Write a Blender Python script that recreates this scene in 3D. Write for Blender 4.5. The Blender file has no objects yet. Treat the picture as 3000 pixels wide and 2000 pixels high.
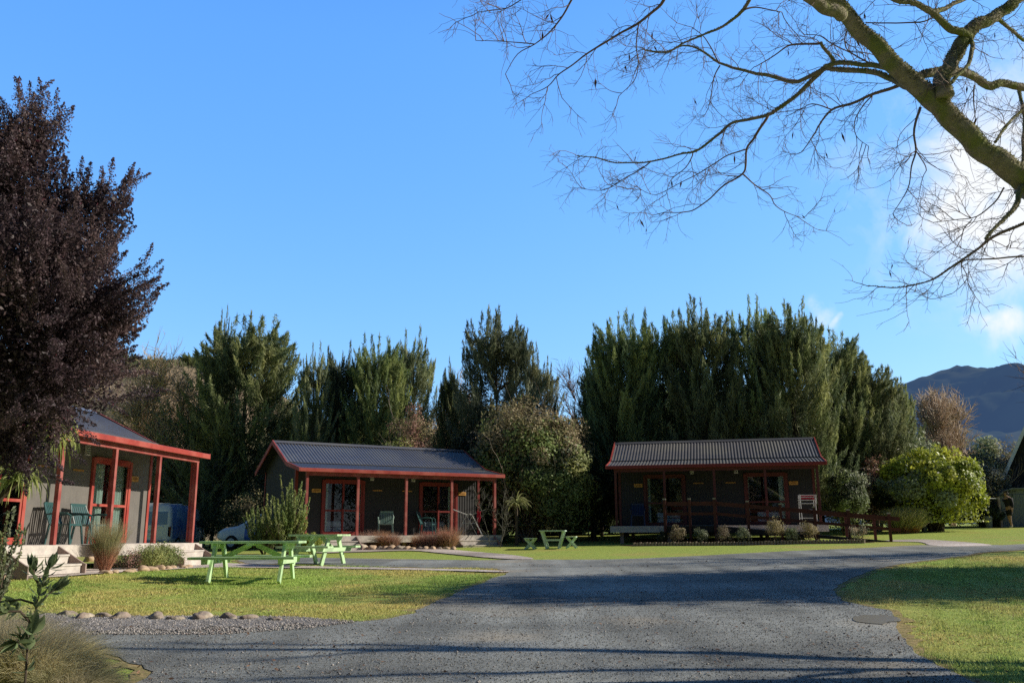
import bpy, bmesh, math, random
import numpy as np
from mathutils import Vector, Matrix, noise
from mathutils.geometry import delaunay_2d_cdt
sc = bpy.context.scene
COL = sc.collection
R_ = math.radians
RNG = np.random.default_rng(7)
random.seed(7)
EYE = 1.5
F, PITCH, ROLL = 2596.0, .2161, .0045

# ------------------------------------------------------------------ camera geometry
def ray(px, py):
    u, v = px-1500, 1000-py
    c, s = math.cos(ROLL), math.sin(ROLL)
    u, v = (c*u+s*v)/F, (-s*u+c*v)/F
    cp, sp = math.cos(PITCH), math.sin(PITCH)
    return Vector((u, cp-v*sp, sp+v*cp))
def at(px, py, Y):
    r = ray(px, py); r = r*(Y/r.y)
    return Vector((r.x, r.y, r.z+EYE))
_gy = [-60, 0, 7, 10.5, 16, 20, 30, 34, 45, 60, 100, 400, 3000]
_gz = [-1.6, -1.33, -1.15, -1.03, -.86, -.73, -.48, -.37, -.05, .1, .6, 4, 4]
def gz(x, y):
    x = np.asarray(x, float); y = np.asarray(y, float)
    z = np.interp(y, _gy, _gz)
    t = np.clip((y-14)/12, 0, 1); t = t*t*(3-2*t)
    z = z + .016*np.clip(x, 0, 30)*t
    z = z + .22*np.exp(-((x+10.5)**2+(y-16.5)**2)/12)
    tb = np.clip((y-30)/9, 0, 1); z = z - .38*tb*np.clip((-x-8)/3, 0, 1)
    z = z + .012*np.sin(x*.9+1)*np.cos(y*.7)
    return z+EYE
def G(x, y): return float(gz(x, y))
def gp(px, py):
    r = ray(px, py); lo, hi = 1.0, 400.0
    f = lambda t: EYE+r.z*t-G(r.x*t, r.y*t)
    for k in range(60):
        m = (lo+hi)/2
        if f(m) > 0: lo = m
        else: hi = m
    return Vector((r.x*lo, r.y*lo, G(r.x*lo, r.y*lo)))

# ------------------------------------------------------------------ materials
def nodes(m):
    m.use_nodes = True
    nt = m.node_tree; nt.nodes.clear()
    return nt, nt.nodes, nt.links
def N(nt, typ, **kw):
    n = nt.nodes.new(typ)
    for k, v in kw.items():
        if hasattr(n, k): setattr(n, k, v)
        else: n.inputs[k].default_value = v
    return n
def mat(name, base, var=None, scale=8, rough=.7, spec=.3, bump=0, bscale=None, metal=0, stretch=None, var2=None, s2=1.2, trans=0, attr=False, emit=None):
    m = bpy.data.materials.new(name); nt, ns, L = nodes(m)
    out = N(nt, 'ShaderNodeOutputMaterial'); b = N(nt, 'ShaderNodeBsdfPrincipled')
    b.inputs['Roughness'].default_value = rough; b.inputs['Specular IOR Level'].default_value = spec; b.inputs['Metallic'].default_value = metal
    tc = N(nt, 'ShaderNodeTexCoord'); src = tc.outputs['Object']
    mp = N(nt, 'ShaderNodeMapping'); L.new(src, mp.inputs[0])
    if stretch: mp.inputs['Scale'].default_value = stretch
    base4 = (*base, 1); var4 = (*(var or [c*.7 for c in base]), 1)
    nz = N(nt, 'ShaderNodeTexNoise'); nz.inputs['Scale'].default_value = scale; nz.inputs['Detail'].default_value = 6; nz.inputs['Roughness'].default_value = .65
    L.new(mp.outputs[0], nz.inputs['Vector'])
    rp = N(nt, 'ShaderNodeValToRGB'); rp.color_ramp.elements[0].position = .36; rp.color_ramp.elements[1].position = .64
    rp.color_ramp.elements[0].color = base4; rp.color_ramp.elements[1].color = var4
    L.new(nz.outputs[0], rp.inputs[0]); col = rp.outputs[0]
    if var2:
        n2 = N(nt, 'ShaderNodeTexNoise'); n2.inputs['Scale'].default_value = s2; n2.inputs['Detail'].default_value = 4
        L.new(tc.outputs['Object'], n2.inputs['Vector'])
        r2 = N(nt, 'ShaderNodeValToRGB'); r2.color_ramp.elements[0].position = .45; r2.color_ramp.elements[1].position = .62
        L.new(n2.outputs[0], r2.inputs[0])
        mx = N(nt, 'ShaderNodeMix', data_type='RGBA'); L.new(r2.outputs[0], mx.inputs[0]); L.new(col, mx.inputs[6]); mx.inputs[7].default_value = (*var2, 1)
        col = mx.outputs[2]
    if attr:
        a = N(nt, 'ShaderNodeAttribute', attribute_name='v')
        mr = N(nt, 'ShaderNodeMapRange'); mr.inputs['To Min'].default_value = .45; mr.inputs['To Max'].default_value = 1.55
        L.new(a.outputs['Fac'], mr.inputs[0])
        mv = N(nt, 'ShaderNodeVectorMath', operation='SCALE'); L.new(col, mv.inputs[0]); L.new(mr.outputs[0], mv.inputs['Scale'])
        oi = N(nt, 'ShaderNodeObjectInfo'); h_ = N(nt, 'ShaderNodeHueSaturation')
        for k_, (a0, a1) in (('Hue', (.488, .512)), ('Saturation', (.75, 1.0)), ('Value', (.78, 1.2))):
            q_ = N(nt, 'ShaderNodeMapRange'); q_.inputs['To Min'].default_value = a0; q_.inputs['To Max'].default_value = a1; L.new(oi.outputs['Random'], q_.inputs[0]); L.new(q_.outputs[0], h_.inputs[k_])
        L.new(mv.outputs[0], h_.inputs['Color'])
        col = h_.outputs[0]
    L.new(col, b.inputs['Base Color'])
    if bump:
        nb = N(nt, 'ShaderNodeTexNoise'); nb.inputs['Scale'].default_value = bscale or scale*3; nb.inputs['Detail'].default_value = 5
        L.new(mp.outputs[0], nb.inputs['Vector'])
        bp = N(nt, 'ShaderNodeBump'); bp.inputs['Strength'].default_value = bump; bp.inputs['Distance'].default_value = .02
        L.new(nb.outputs[0], bp.inputs['Height']); L.new(bp.outputs[0], b.inputs['Normal'])
    sh = b.outputs[0]
    if trans:
        t = N(nt, 'ShaderNodeBsdfTranslucent'); L.new(col, t.inputs[0])
        mxs = N(nt, 'ShaderNodeMixShader'); mxs.inputs[0].default_value = trans
        L.new(sh, mxs.inputs[1]); L.new(t.outputs[0], mxs.inputs[2]); sh = mxs.outputs[0]
    if emit:
        e = N(nt, 'ShaderNodeEmission'); e.inputs[0].default_value = (*emit[0], 1); e.inputs[1].default_value = 1
        mxs = N(nt, 'ShaderNodeMixShader'); mxs.inputs[0].default_value = emit[1]
        L.new(sh, mxs.inputs[1]); L.new(e.outputs[0], mxs.inputs[2]); sh = mxs.outputs[0]
    L.new(sh, out.inputs[0])
    return m
def glass(name='window_glass', tint=(.85, .9, .9), base=.08):
    m = bpy.data.materials.new(name); nt, ns, L = nodes(m)
    out = N(nt, 'ShaderNodeOutputMaterial'); g = N(nt, 'ShaderNodeBsdfGlossy'); g.inputs['Roughness'].default_value = .02
    t = N(nt, 'ShaderNodeBsdfTransparent'); t.inputs[0].default_value = (*tint, 1)
    fr = N(nt, 'ShaderNodeLayerWeight'); fr.inputs[0].default_value = .5
    pw = N(nt, 'ShaderNodeMath', operation='POWER'); pw.inputs[1].default_value = 4.5; L.new(fr.outputs['Facing'], pw.inputs[0])
    ad = N(nt, 'ShaderNodeMath', operation='MULTIPLY_ADD', use_clamp=True); ad.inputs[1].default_value = .9; ad.inputs[2].default_value = base; L.new(pw.outputs[0], ad.inputs[0])
    mx = N(nt, 'ShaderNodeMixShader'); L.new(ad.outputs[0], mx.inputs[0]); L.new(t.outputs[0], mx.inputs[1]); L.new(g.outputs[0], mx.inputs[2]); L.new(mx.outputs[0], out.inputs[0])
    return m
M = {}
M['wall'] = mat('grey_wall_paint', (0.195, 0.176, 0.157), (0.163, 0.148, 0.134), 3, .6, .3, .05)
M['wallshade'] = mat('shaded_grey_wall_paint', (0.038, 0.036, 0.036), (0.032, 0.030, 0.031), 3, .6, .3, .05)  # darker copy of the grey wall, porch shade put into the colour
M['redshade'] = mat('shaded_red_paint', (.25, .03, .024), (.2, .026, .022), 5, .45, .4)  # trim red darkened so the colour carries the verandah shade
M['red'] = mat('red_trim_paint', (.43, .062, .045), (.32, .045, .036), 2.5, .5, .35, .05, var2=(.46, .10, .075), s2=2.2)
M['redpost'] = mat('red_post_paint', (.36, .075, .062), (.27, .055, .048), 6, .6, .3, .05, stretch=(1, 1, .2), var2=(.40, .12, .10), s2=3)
M['redshade_deep'] = mat('deep_shaded_red_paint', (.14, .035, .03), (.10, .03, .026), 6, .6, .3, .05)  # same red darker still, the right cabin's shade painted in
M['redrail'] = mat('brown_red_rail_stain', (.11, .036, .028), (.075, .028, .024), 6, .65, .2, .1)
M['roof'] = mat('dark_grey_roof_steel', (.105, .105, .118), (.13, .125, .135), 2, .42, .5, stretch=(1, 3, 1), var2=(.15, .145, .14), s2=.9)
M['timber'] = mat('weathered_pine', (0.675, 0.608, 0.540), (0.486, 0.432, 0.392), 6, .8, .2, .3, stretch=(0.850, 0.850, 0.850))
M['timberdk'] = mat('weathered_pine_side', (0.390, 0.286, 0.247), (0.286, 0.221, 0.195), 6, .8, .2, .3, stretch=(0.850, 0.850, 0.850))
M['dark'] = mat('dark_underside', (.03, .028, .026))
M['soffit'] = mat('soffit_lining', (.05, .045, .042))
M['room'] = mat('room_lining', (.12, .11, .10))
M['curtain'] = mat('pale_green_curtain', (0.682, 0.770, 0.682), (0.605, 0.693, 0.605), 4, .9, .1, trans=.25)
M['bed'] = mat('bed_linen', (.55, .6, .68), (.5, .55, .62))
M['glass'] = glass()
M['sign'] = mat('varnished_wood_sign', (.62, .33, .08), (.5, .25, .06), 20, .5)
M['signtxt'] = mat('routed_lettering', (.30, .13, .03))
M['light'] = mat('white_lamp_diffuser', (.75, .75, .7))
M['plgreen'] = mat('dark_green_plastic', (0.039, 0.110, 0.110), (0.033, 0.094, 0.094), 4, .4, .4)
M['plpale'] = mat('pale_green_plastic', (.24, .33, .28), (.2, .3, .25), 4, .4, .4)
M['plblue'] = mat('navy_plastic', (.02, .035, .10), (.018, .03, .08), 4, .4, .4)
M['ptable'] = mat('pale_lime_green_paint', (.60, .82, .46), (.52, .75, .40), 5, .6, .3, .15, stretch=(.7, 8, 8), var2=(.40, .55, .32), s2=4)
M['ptable2'] = mat('faded_mint_paint', (.52, .70, .55), (.6, .74, .62), 5, .6, .3)
M['wire'] = mat('white_coated_wire', (.72, .72, .70))
M['redcloth'] = mat('red_cloth', (.55, .03, .05), (.45, .02, .06), 9, .9, .1)
M['white'] = mat('white_vehicle_paint', (.82, .84, .86), (.76, .8, .84), 3, .3, .5)
M['blackrub'] = mat('black_rubber', (.02, .02, .02))
M['concrete'] = mat('old_concrete', (.42, .38, .33), (.3, .27, .24), 6, .9, .1, .3)
M['tin'] = mat('weathered_corrugated_iron', (.20, .22, .23), (.14, .16, .16), 3, .6, .4, stretch=(6, 6, .6))
M['bark'] = mat('brown_grey_bark', (.13, .10, .075), (.07, .055, .04), 12, .9, .1, .5)
M['palebark'] = mat('pale_bark', (.36, .30, .24), (.26, .21, .17), 8, .9, .1)
M['twig'] = mat('reddish_brown_twig', (0.275, 0.188, 0.156), (0.188, 0.131, 0.112), 3, .8, .2)
M['pod'] = mat('dry_seed_pod', (.22, .10, .05), (.14, .07, .04), 20, .8, .2)
# foliage
def fol(name, a, b, c=None, s=1.2, tr=.3, rough=.55, spec=.25):
    return mat(name, a, b, s, rough, spec, trans=tr, attr=True, var2=c, s2=s*.55)
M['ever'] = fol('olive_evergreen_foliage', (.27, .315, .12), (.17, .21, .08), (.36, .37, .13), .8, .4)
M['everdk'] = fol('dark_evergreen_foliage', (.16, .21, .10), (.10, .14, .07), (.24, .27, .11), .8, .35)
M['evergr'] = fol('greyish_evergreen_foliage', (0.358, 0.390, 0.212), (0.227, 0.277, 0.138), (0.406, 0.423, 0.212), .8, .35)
M['purple'] = fol('purple_bronze_leaves', (0.185, 0.099, 0.112), (0.095, 0.056, 0.069), (0.269, 0.157, 0.140), 1.5, .35, .5, .3)
M['magenta'] = fol('small_crimson_flowers', (.30, .01, .05), (.22, .01, .04))
M['leafg'] = fol('mid_green_leaves', (0.240, 0.312, 0.090), (0.156, 0.216, 0.066), (0.336, 0.396, 0.108), 1.5, .35, .5, .25)
M['leafy'] = fol('yellow_green_leaves', (.46, .48, .06), (.30, .35, .045), (.54, .52, .07), 1.2, .4, .45, .3)
M['leafd'] = fol('dark_glossy_leaves', (0.046, 0.065, 0.029), (0.029, 0.044, 0.022), None, 1.5, .2, .5, .2)
M['leafp'] = fol('pale_grey_green_leaves', (0.288, 0.336, 0.180), (0.180, 0.216, 0.108), (0.360, 0.384, 0.240), 2, .3, .5, .3)
M['olive'] = fol('olive_shrub_leaves', (0.312, 0.348, 0.108), (0.204, 0.240, 0.084), (0.396, 0.396, 0.108), 2, .35)
M['brownf'] = fol('brown_dry_foliage', (.40, .31, .18), (.29, .225, .13), (.34, .31, .13), 1.4, .35)
M['redbr'] = fol('reddish_brown_leaves', (0.408, 0.204, 0.168), (0.288, 0.144, 0.120), None, 1.5, .3)
M['tan'] = fol('tan_winter_twigs', (0.749, 0.577, 0.406), (0.530, 0.406, 0.296), None, 1, .3)
M['lichen'] = fol('grey_lichen_twigs', (.20, .19, .14), (.12, .11, .09))
M['tuss'] = fol('gold_green_tussock', (0.504, 0.456, 0.192), (0.312, 0.336, 0.120), (0.624, 0.516, 0.276), 4, .4)
M['straw'] = fol('straw_tussock', (.60, .50, .27), (.42, .38, .18), (.66, .55, .34), 3, .4)
M['tussbase'] = fol('rusty_tussock_base', (.62, .30, .12), (.48, .22, .09), None, 6, .35)
M['tussred'] = fol('copper_tussock', (0.475, 0.237, 0.138), (0.350, 0.175, 0.100), (0.525, 0.325, 0.213), 4, .35)
M['strap'] = fol('yellow_green_strap_leaves', (0.462, 0.462, 0.110), (0.242, 0.308, 0.077), None, 2, .4)
M['sap'] = fol('dusty_green_sapling_leaves', (.17, .235, .085), (.10, .15, .06), (.23, .30, .11), 9, .35)
M['blade'] = mat('grass_blades', (0.425, 0.536, 0.111), (0.295, 0.415, 0.083), .9, .6, .2, trans=.35, attr=True, var2=(0.610, 0.499, 0.166), s2=.5)
# ground
def ground_mat():
    m = bpy.data.materials.new('lawn_and_soil'); nt, ns, L = nodes(m)
    out = N(nt, 'ShaderNodeOutputMaterial'); b = N(nt, 'ShaderNodeBsdfPrincipled'); b.inputs['Roughness'].default_value = .9; b.inputs['Specular IOR Level'].default_value = .1
    tc = N(nt, 'ShaderNodeTexCoord')
    def nz(s, d=6, st=None):
        n = N(nt, 'ShaderNodeTexNoise'); n.inputs['Scale'].default_value = s; n.inputs['Detail'].default_value = d
        if st:
            mp = N(nt, 'ShaderNodeMapping'); mp.inputs['Scale'].default_value = st; L.new(tc.outputs['Object'], mp.inputs[0]); L.new(mp.outputs[0], n.inputs['Vector'])
        else: L.new(tc.outputs['Object'], n.inputs['Vector'])
        return n
    r1 = N(nt, 'ShaderNodeValToRGB'); e = r1.color_ramp.elements; e[0].position = .32; e[1].position = .7
    e[0].color = (.235, .34, .065, 1); e[1].color = (.50, .55, .13, 1)
    L.new(nz(14, 8).outputs[0], r1.inputs[0])
    r2 = N(nt, 'ShaderNodeValToRGB'); r2.color_ramp.elements[0].position = .50; r2.color_ramp.elements[1].position = .70
    L.new(nz(.55, 5).outputs[0], r2.inputs[0])
    mx = N(nt, 'ShaderNodeMix', data_type='RGBA'); L.new(r1.outputs[0], mx.inputs[6]); mx.inputs[7].default_value = (.52, .37, .14, 1)
    mu = N(nt, 'ShaderNodeMath', operation='MULTIPLY'); mu.inputs[1].default_value = .55; L.new(r2.outputs[0], mu.inputs[0]); L.new(mu.outputs[0], mx.inputs[0])
    L.new(mx.outputs[2], b.inputs['Base Color'])
    bp = N(nt, 'ShaderNodeBump'); bp.inputs['Strength'].default_value = .7; bp.inputs['Distance'].default_value = .03
    L.new(nz(40, 6).outputs[0], bp.inputs['Height']); L.new(bp.outputs[0], b.inputs['Normal']); L.new(b.outputs[0], out.inputs[0])
    return m
M['ground'] = ground_mat()
def gravel_mat(name, dark, mid, light, pale=None, vs=60, patch=.35):
    m = bpy.data.materials.new(name); nt, ns, L = nodes(m)
    out = N(nt, 'ShaderNodeOutputMaterial'); b = N(nt, 'ShaderNodeBsdfPrincipled'); b.inputs['Roughness'].default_value = .85; b.inputs['Specular IOR Level'].default_value = .25
    tc = N(nt, 'ShaderNodeTexCoord')
    v = N(nt, 'ShaderNodeTexVoronoi'); v.inputs['Scale'].default_value = vs; L.new(tc.outputs['Object'], v.inputs['Vector'])
    r = N(nt, 'ShaderNodeValToRGB'); e = r.color_ramp.elements; e[0].color = (*dark, 1); e[1].color = (*light, 1); e[0].position = .1; e[1].position = .95
    x = e.new(.6); x.color = (*mid, 1)
    sp = N(nt, 'ShaderNodeSeparateColor'); L.new(v.outputs['Color'], sp.inputs[0]); L.new(sp.outputs[0], r.inputs[0])
    n2 = N(nt, 'ShaderNodeTexNoise'); n2.inputs['Scale'].default_value = patch; n2.inputs['Detail'].default_value = 7; n2.inputs['Roughness'].default_value = .6
    mp = N(nt, 'ShaderNodeMapping'); mp.inputs['Scale'].default_value = (.55, 1.5, 1); L.new(tc.outputs['Object'], mp.inputs[0]); L.new(mp.outputs[0], n2.inputs['Vector'])
    r2 = N(nt, 'ShaderNodeMapRange'); r2.inputs['From Min'].default_value = .35; r2.inputs['From Max'].default_value = .7; r2.inputs['To Min'].default_value = .6; r2.inputs['To Max'].default_value = 1.4
    L.new(n2.outputs[0], r2.inputs[0])
    mv = N(nt, 'ShaderNodeVectorMath', operation='SCALE'); L.new(r.outputs[0], mv.inputs[0]); L.new(r2.outputs[0], mv.inputs['Scale'])
    col = mv.outputs[0]
    if pale:
        mp4 = N(nt, 'ShaderNodeMapping'); mp4.inputs['Scale'].default_value = (1.5, .16, 1); mp4.inputs['Rotation'].default_value = (0, 0, .12); L.new(tc.outputs['Object'], mp4.inputs[0])
        n4 = N(nt, 'ShaderNodeTexNoise'); n4.inputs['Scale'].default_value = 1.1; n4.inputs['Detail'].default_value = 3; L.new(mp4.outputs[0], n4.inputs['Vector'])
        q4 = N(nt, 'ShaderNodeMapRange'); q4.inputs['From Min'].default_value = .38; q4.inputs['From Max'].default_value = .62; q4.inputs['To Min'].default_value = .82; q4.inputs['To Max'].default_value = 1.22; L.new(n4.outputs[0], q4.inputs[0])
        v4 = N(nt, 'ShaderNodeVectorMath', operation='SCALE'); L.new(col, v4.inputs[0]); L.new(q4.outputs[0], v4.inputs['Scale']); col = v4.outputs[0]
        n3 = N(nt, 'ShaderNodeTexNoise'); n3.inputs['Scale'].default_value = .5; n3.inputs['Detail'].default_value = 8; L.new(tc.outputs['Object'], n3.inputs['Vector'])
        r3 = N(nt, 'ShaderNodeValToRGB'); r3.color_ramp.elements[0].position = .56; r3.color_ramp.elements[1].position = .72; L.new(n3.outputs[0], r3.inputs[0])
        m3 = N(nt, 'ShaderNodeMath', operation='MULTIPLY'); m3.inputs[1].default_value = .5; L.new(r3.outputs[0], m3.inputs[0])
        mx = N(nt, 'ShaderNodeMix', data_type='RGBA'); L.new(m3.outputs[0], mx.inputs[0]); L.new(col, mx.inputs[6]); mx.inputs[7].default_value = (*pale, 1); col = mx.outputs[2]
    L.new(col, b.inputs['Base Color'])
    bp = N(nt, 'ShaderNodeBump'); bp.inputs['Strength'].default_value = .35; bp.inputs['Distance'].default_value = .008
    L.new(v.outputs['Distance'], bp.inputs['Height']); bp.invert = True
    L.new(bp.outputs[0], b.inputs['Normal']); L.new(b.outputs[0], out.inputs[0])
    return m
M['road'] = gravel_mat('grey_gravel_seal', (0.161, 0.169, 0.155), (0.240, 0.246, 0.230), (0.388, 0.388, 0.363), (0.465, 0.388, 0.284), 95)
M['shell'] = gravel_mat('pale_pink_gravel', (0.437, 0.356, 0.310), (0.598, 0.506, 0.448), (0.828, 0.747, 0.690), None, 40)
M['stone'] = mat('field_stone', (.40, .31, .25), (.20, .165, .14), 7, .9, .15, .9, 18, var2=(.52, .44, .34), s2=5)
M['stonep'] = mat('pale_orange_stone', (.58, .42, .28), (.46, .33, .23), 5, .85, .2, .3)
M['chip'] = mat('grey_chippings', (0.207, 0.213, 0.201), (0.329, 0.317, 0.293), 40, .8, .3, attr=True)
M['chipp'] = mat('pale_chippings', (.45, .40, .36), (.30, .27, .25), 40, .8, .3, attr=True)
M['mount'] = mat('bush_clad_mountain', (.06, .085, .05), (.17, .18, .10), .018, 1, 0, .9, .05, var2=(.04, .055, .045), s2=.007, emit=((.07, .135, .29), .5))  # blue emission mixed in paints the aerial haze
M['hill'] = mat('scrubby_hillside', (.30, .24, .14), (.14, .14, .07), .12, 1, 0, .6, .4, var2=(.34, .25, .17), s2=.05, emit=((.10, .16, .25), .08))  # faint blue glow mixed in as painted distance haze

# ------------------------------------------------------------------ mesh tools
def link(o, parent=None):
    COL.objects.link(o)
    if parent: o.parent = parent
    return o
def tag(o, label=None, cat=None, group=None, kind=None):
    if label: o['label'] = label
    if cat: o['category'] = cat
    if group: o['group'] = group
    if kind: o['kind'] = kind
    return o
def empty(name, loc, rz=0, label=None, cat=None, group=None):
    o = bpy.data.objects.new(name, None); o.empty_display_size = .3
    link(o); o.location = loc; o.rotation_euler = (0, 0, rz)
    return tag(o, label, cat, group)
def npmesh(name, V, Fc, mats, parent=None, mi=None, v=None, smooth=False, loc=None):
    V = np.asarray(V, np.float32).reshape(-1, 3); Fc = np.asarray(Fc, np.int32)
    k = Fc.shape[1]; n = len(Fc)
    me = bpy.data.meshes.new(name)
    me.vertices.add(len(V)); me.vertices.foreach_set('co', V.ravel())
    me.loops.add(n*k); me.loops.foreach_set('vertex_index', Fc.ravel())
    me.polygons.add(n); me.polygons.foreach_set('loop_start', np.arange(0, n*k, k, dtype=np.int32))
    if not isinstance(mats, (list, tuple)): mats = [mats]
    for m in mats: me.materials.append(m)
    if mi is not None: me.polygons.foreach_set('material_index', np.asarray(mi, np.int32))
    if smooth: me.polygons.foreach_set('use_smooth', np.ones(n, bool))
    if v is not None:
        a = me.attributes.new('v', 'FLOAT', 'FACE'); a.data.foreach_set('value', np.asarray(v, np.float32))
    me.update(calc_edges=True)
    o = bpy.data.objects.new(name, me); link(o, parent)
    if loc is not None: o.location = loc
    return o
class MB:
    def __init__(s): s.v = []; s.f = []; s.m = []
    def add(s, vs, fs, m=0):
        k = len(s.v); s.v += [tuple(p) for p in vs]; s.f += [tuple(i+k for i in f) for f in fs]; s.m += [m]*len(fs)
    def box(s, x0, x1, y0, y1, z0, z1, m=0, X=None):
        P = [Vector(p) for p in [(x0, y0, z0), (x1, y0, z0), (x1, y1, z0), (x0, y1, z0), (x0, y0, z1), (x1, y0, z1), (x1, y1, z1), (x0, y1, z1)]]
        if X: P = [X @ p for p in P]
        s.add(P, [(3, 2, 1, 0), (4, 5, 6, 7), (0, 1, 5, 4), (1, 2, 6, 5), (2, 3, 7, 6), (3, 0, 4, 7)], m)
    def beam(s, a, b, w, h, m=0, up=(0, 0, 1)):
        a, b = Vector(a), Vector(b); d = (b-a).normalized(); u = Vector(up); sd = d.cross(u)
        if sd.length < 1e-4: sd = d.cross(Vector((0, 1, 0)))
        sd.normalize(); u = sd.cross(d).normalized()
        P = [q+sd*i*w/2+u*j*h/2 for q in (a, b) for i, j in ((-1, -1), (1, -1), (1, 1), (-1, 1))]
        s.add(P, [(0, 1, 2, 3), (7, 6, 5, 4), (0, 4, 5, 1), (1, 5, 6, 2), (2, 6, 7, 3), (3, 7, 4, 0)], m)
    def tube(s, pts, rad, n=8, m=0, cap=True):
        pts = [Vector(p) for p in pts]
        if not hasattr(rad, '__len__'): rad = [rad]*len(pts)
        rings = []; ref = None
        for i, p in enumerate(pts):
            d = (pts[min(i+1, len(pts)-1)]-pts[max(i-1, 0)]).normalized()
            if ref is None: ref = d.orthogonal().normalized()
            ref = (ref-d*ref.dot(d)).normalized(); b = d.cross(ref)
            rings.append([p+(ref*math.cos(2*math.pi*k/n)+b*math.sin(2*math.pi*k/n))*rad[i] for k in range(n)])
        vs = [q for r in rings for q in r]
        fs = [(i*n+k, i*n+(k+1) % n, (i+1)*n+(k+1) % n, (i+1)*n+k) for i in range(len(pts)-1) for k in range(n)]
        if cap: fs += [tuple(reversed(range(n))), tuple((len(pts)-1)*n+k for k in range(n))]
        s.add(vs, fs, m)
    def prism(s, poly, axis, a, b, m=0):
        # poly: list of 2d pts; axis 'x': (y,z) extruded along x, 'y': (x,z), 'z': (x,y)
        mk = {'x': lambda p, t: (t, p[0], p[1]), 'y': lambda p, t: (p[0], t, p[1]), 'z': lambda p, t: (p[0], p[1], t)}[axis]
        n = len(poly)
        s.add([mk(p, a) for p in poly]+[mk(p, b) for p in poly], [tuple(range(n)), tuple(range(2*n-1, n-1, -1))]+[(i, i+n, (i+1) % n+n, (i+1) % n) for i in range(n)], m)
    def build(s, name, mats, parent=None, smooth=False, bevel=0, loc=None):
        me = bpy.data.meshes.new(name); me.from_pydata(s.v, [], s.f)
        if not isinstance(mats, (list, tuple)): mats = [mats]
        for m in mats: me.materials.append(m)
        me.polygons.foreach_set('material_index', s.m)
        bm = bmesh.new(); bm.from_mesh(me); bmesh.ops.recalc_face_normals(bm, faces=bm.faces); bm.to_mesh(me); bm.free()
        if smooth: me.polygons.foreach_set('use_smooth', [True]*len(me.polygons))
        o = bpy.data.objects.new(name, me); link(o, parent)
        if loc is not None: o.location = loc
        if bevel:
            b = o.modifiers.new('b', 'BEVEL'); b.width = bevel; b.segments = 2; b.limit_method = 'ANGLE'
        return o
def copy_tree(o, parent=None):
    c = o.copy(); COL.objects.link(c); c.parent = parent
    for ch in list(o.children): copy_tree(ch, c)
    return c
def unit(a): return a/np.maximum(np.linalg.norm(a, axis=-1, keepdims=True), 1e-9)
def cards(C, D, l, w, rng, S=None):
    """rhombic leaves: centre C, direction D, random side; returns V,F"""
    n = len(C); D = unit(D)
    r = rng.normal(size=(n, 3)) if S is None else S
    s = unit(np.cross(D, r)); l = np.broadcast_to(l, n)[:, None]; w = np.broadcast_to(w, n)[:, None]
    V = np.stack([C-D*l*.5, C+s*w*.5-D*l*.05, C+D*l*.5, C-s*w*.5-D*l*.05], 1)
    return V.reshape(-1, 3), np.arange(n*4).reshape(n, 4)
def ribbons(P, W, rng, S=None):
    """P (N,K,3) blades, W (N,K) widths -> flat quads"""
    n, K, _ = P.shape
    T = np.gradient(P, axis=1); r = np.broadcast_to((rng.normal(size=(n, 1, 3)) if S is None else S), P.shape)
    s = unit(np.cross(T, r))*W[..., None]*.5
    V = np.stack([P-s, P+s], 2).reshape(-1, 3)
    b = (np.arange(n)[:, None]*K+np.arange(K-1)[None])*2
    Fc = np.stack([b, b+1, b+3, b+2], -1).reshape(-1, 4)
    return V, Fc
def tubes(P, Rd, k=3):
    n, K, _ = P.shape
    T = unit(np.gradient(P, axis=1)); ref = np.where(np.abs(T[:, :1, 2:3]) > .9, np.array([1., 0, 0]), np.array([0, 0, 1.]))
    a = unit(np.cross(T, np.broadcast_to(ref, T.shape))); b = np.cross(T, a)
    ang = 2*np.pi*np.arange(k)/k
    V = P[:, :, None]+(a[:, :, None]*np.cos(ang)[:, None]+b[:, :, None]*np.sin(ang)[:, None])*Rd[:, :, None, None]
    base = (np.arange(n)[:, None, None]*K+np.arange(K-1)[None, :, None])*k
    i = np.arange(k)[None, None]; j = (i+1) % k
    Fc = np.stack([base+i, base+j, base+j+k, base+i+k], -1).reshape(-1, 4)
    return V.reshape(-1, 3), Fc
def merge(parts):
    V = []; Fc = []; k = 0; mi = []
    for j, (v, f) in enumerate(parts):
        V.append(v); Fc.append(f+k); k += len(v); mi.append(np.full(len(f), j))
    return np.concatenate(V), np.concatenate(Fc), np.concatenate(mi)
def grow(S, D, Ln, K, rng, wob=.25, up=0., sag=0.):
    """curved shoots from S along D; returns (N,K,3)"""
    n = len(S); P = np.zeros((n, K, 3)); P[:, 0] = S; d = unit(D); st = (Ln/(K-1))[:, None]
    for i in range(1, K):
        d = unit(d+rng.normal(size=(n, 3))*wob+np.array([0, 0, up-sag*i]))
        P[:, i] = P[:, i-1]+d*st
    return P
def sample(P, rng, n, lo=.1, hi=1.):
    """n random points on shoots; returns point, tangent, idx, frac"""
    N_, K, _ = P.shape; i = rng.integers(0, N_, n); u = rng.uniform(lo, hi, n)*(K-1)
    k = np.minimum(u.astype(int), K-2); fr = (u-k)[:, None]
    return P[i, k]*(1-fr)+P[i, k+1]*fr, unit(P[i, k+1]-P[i, k]), i, u/(K-1)

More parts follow.
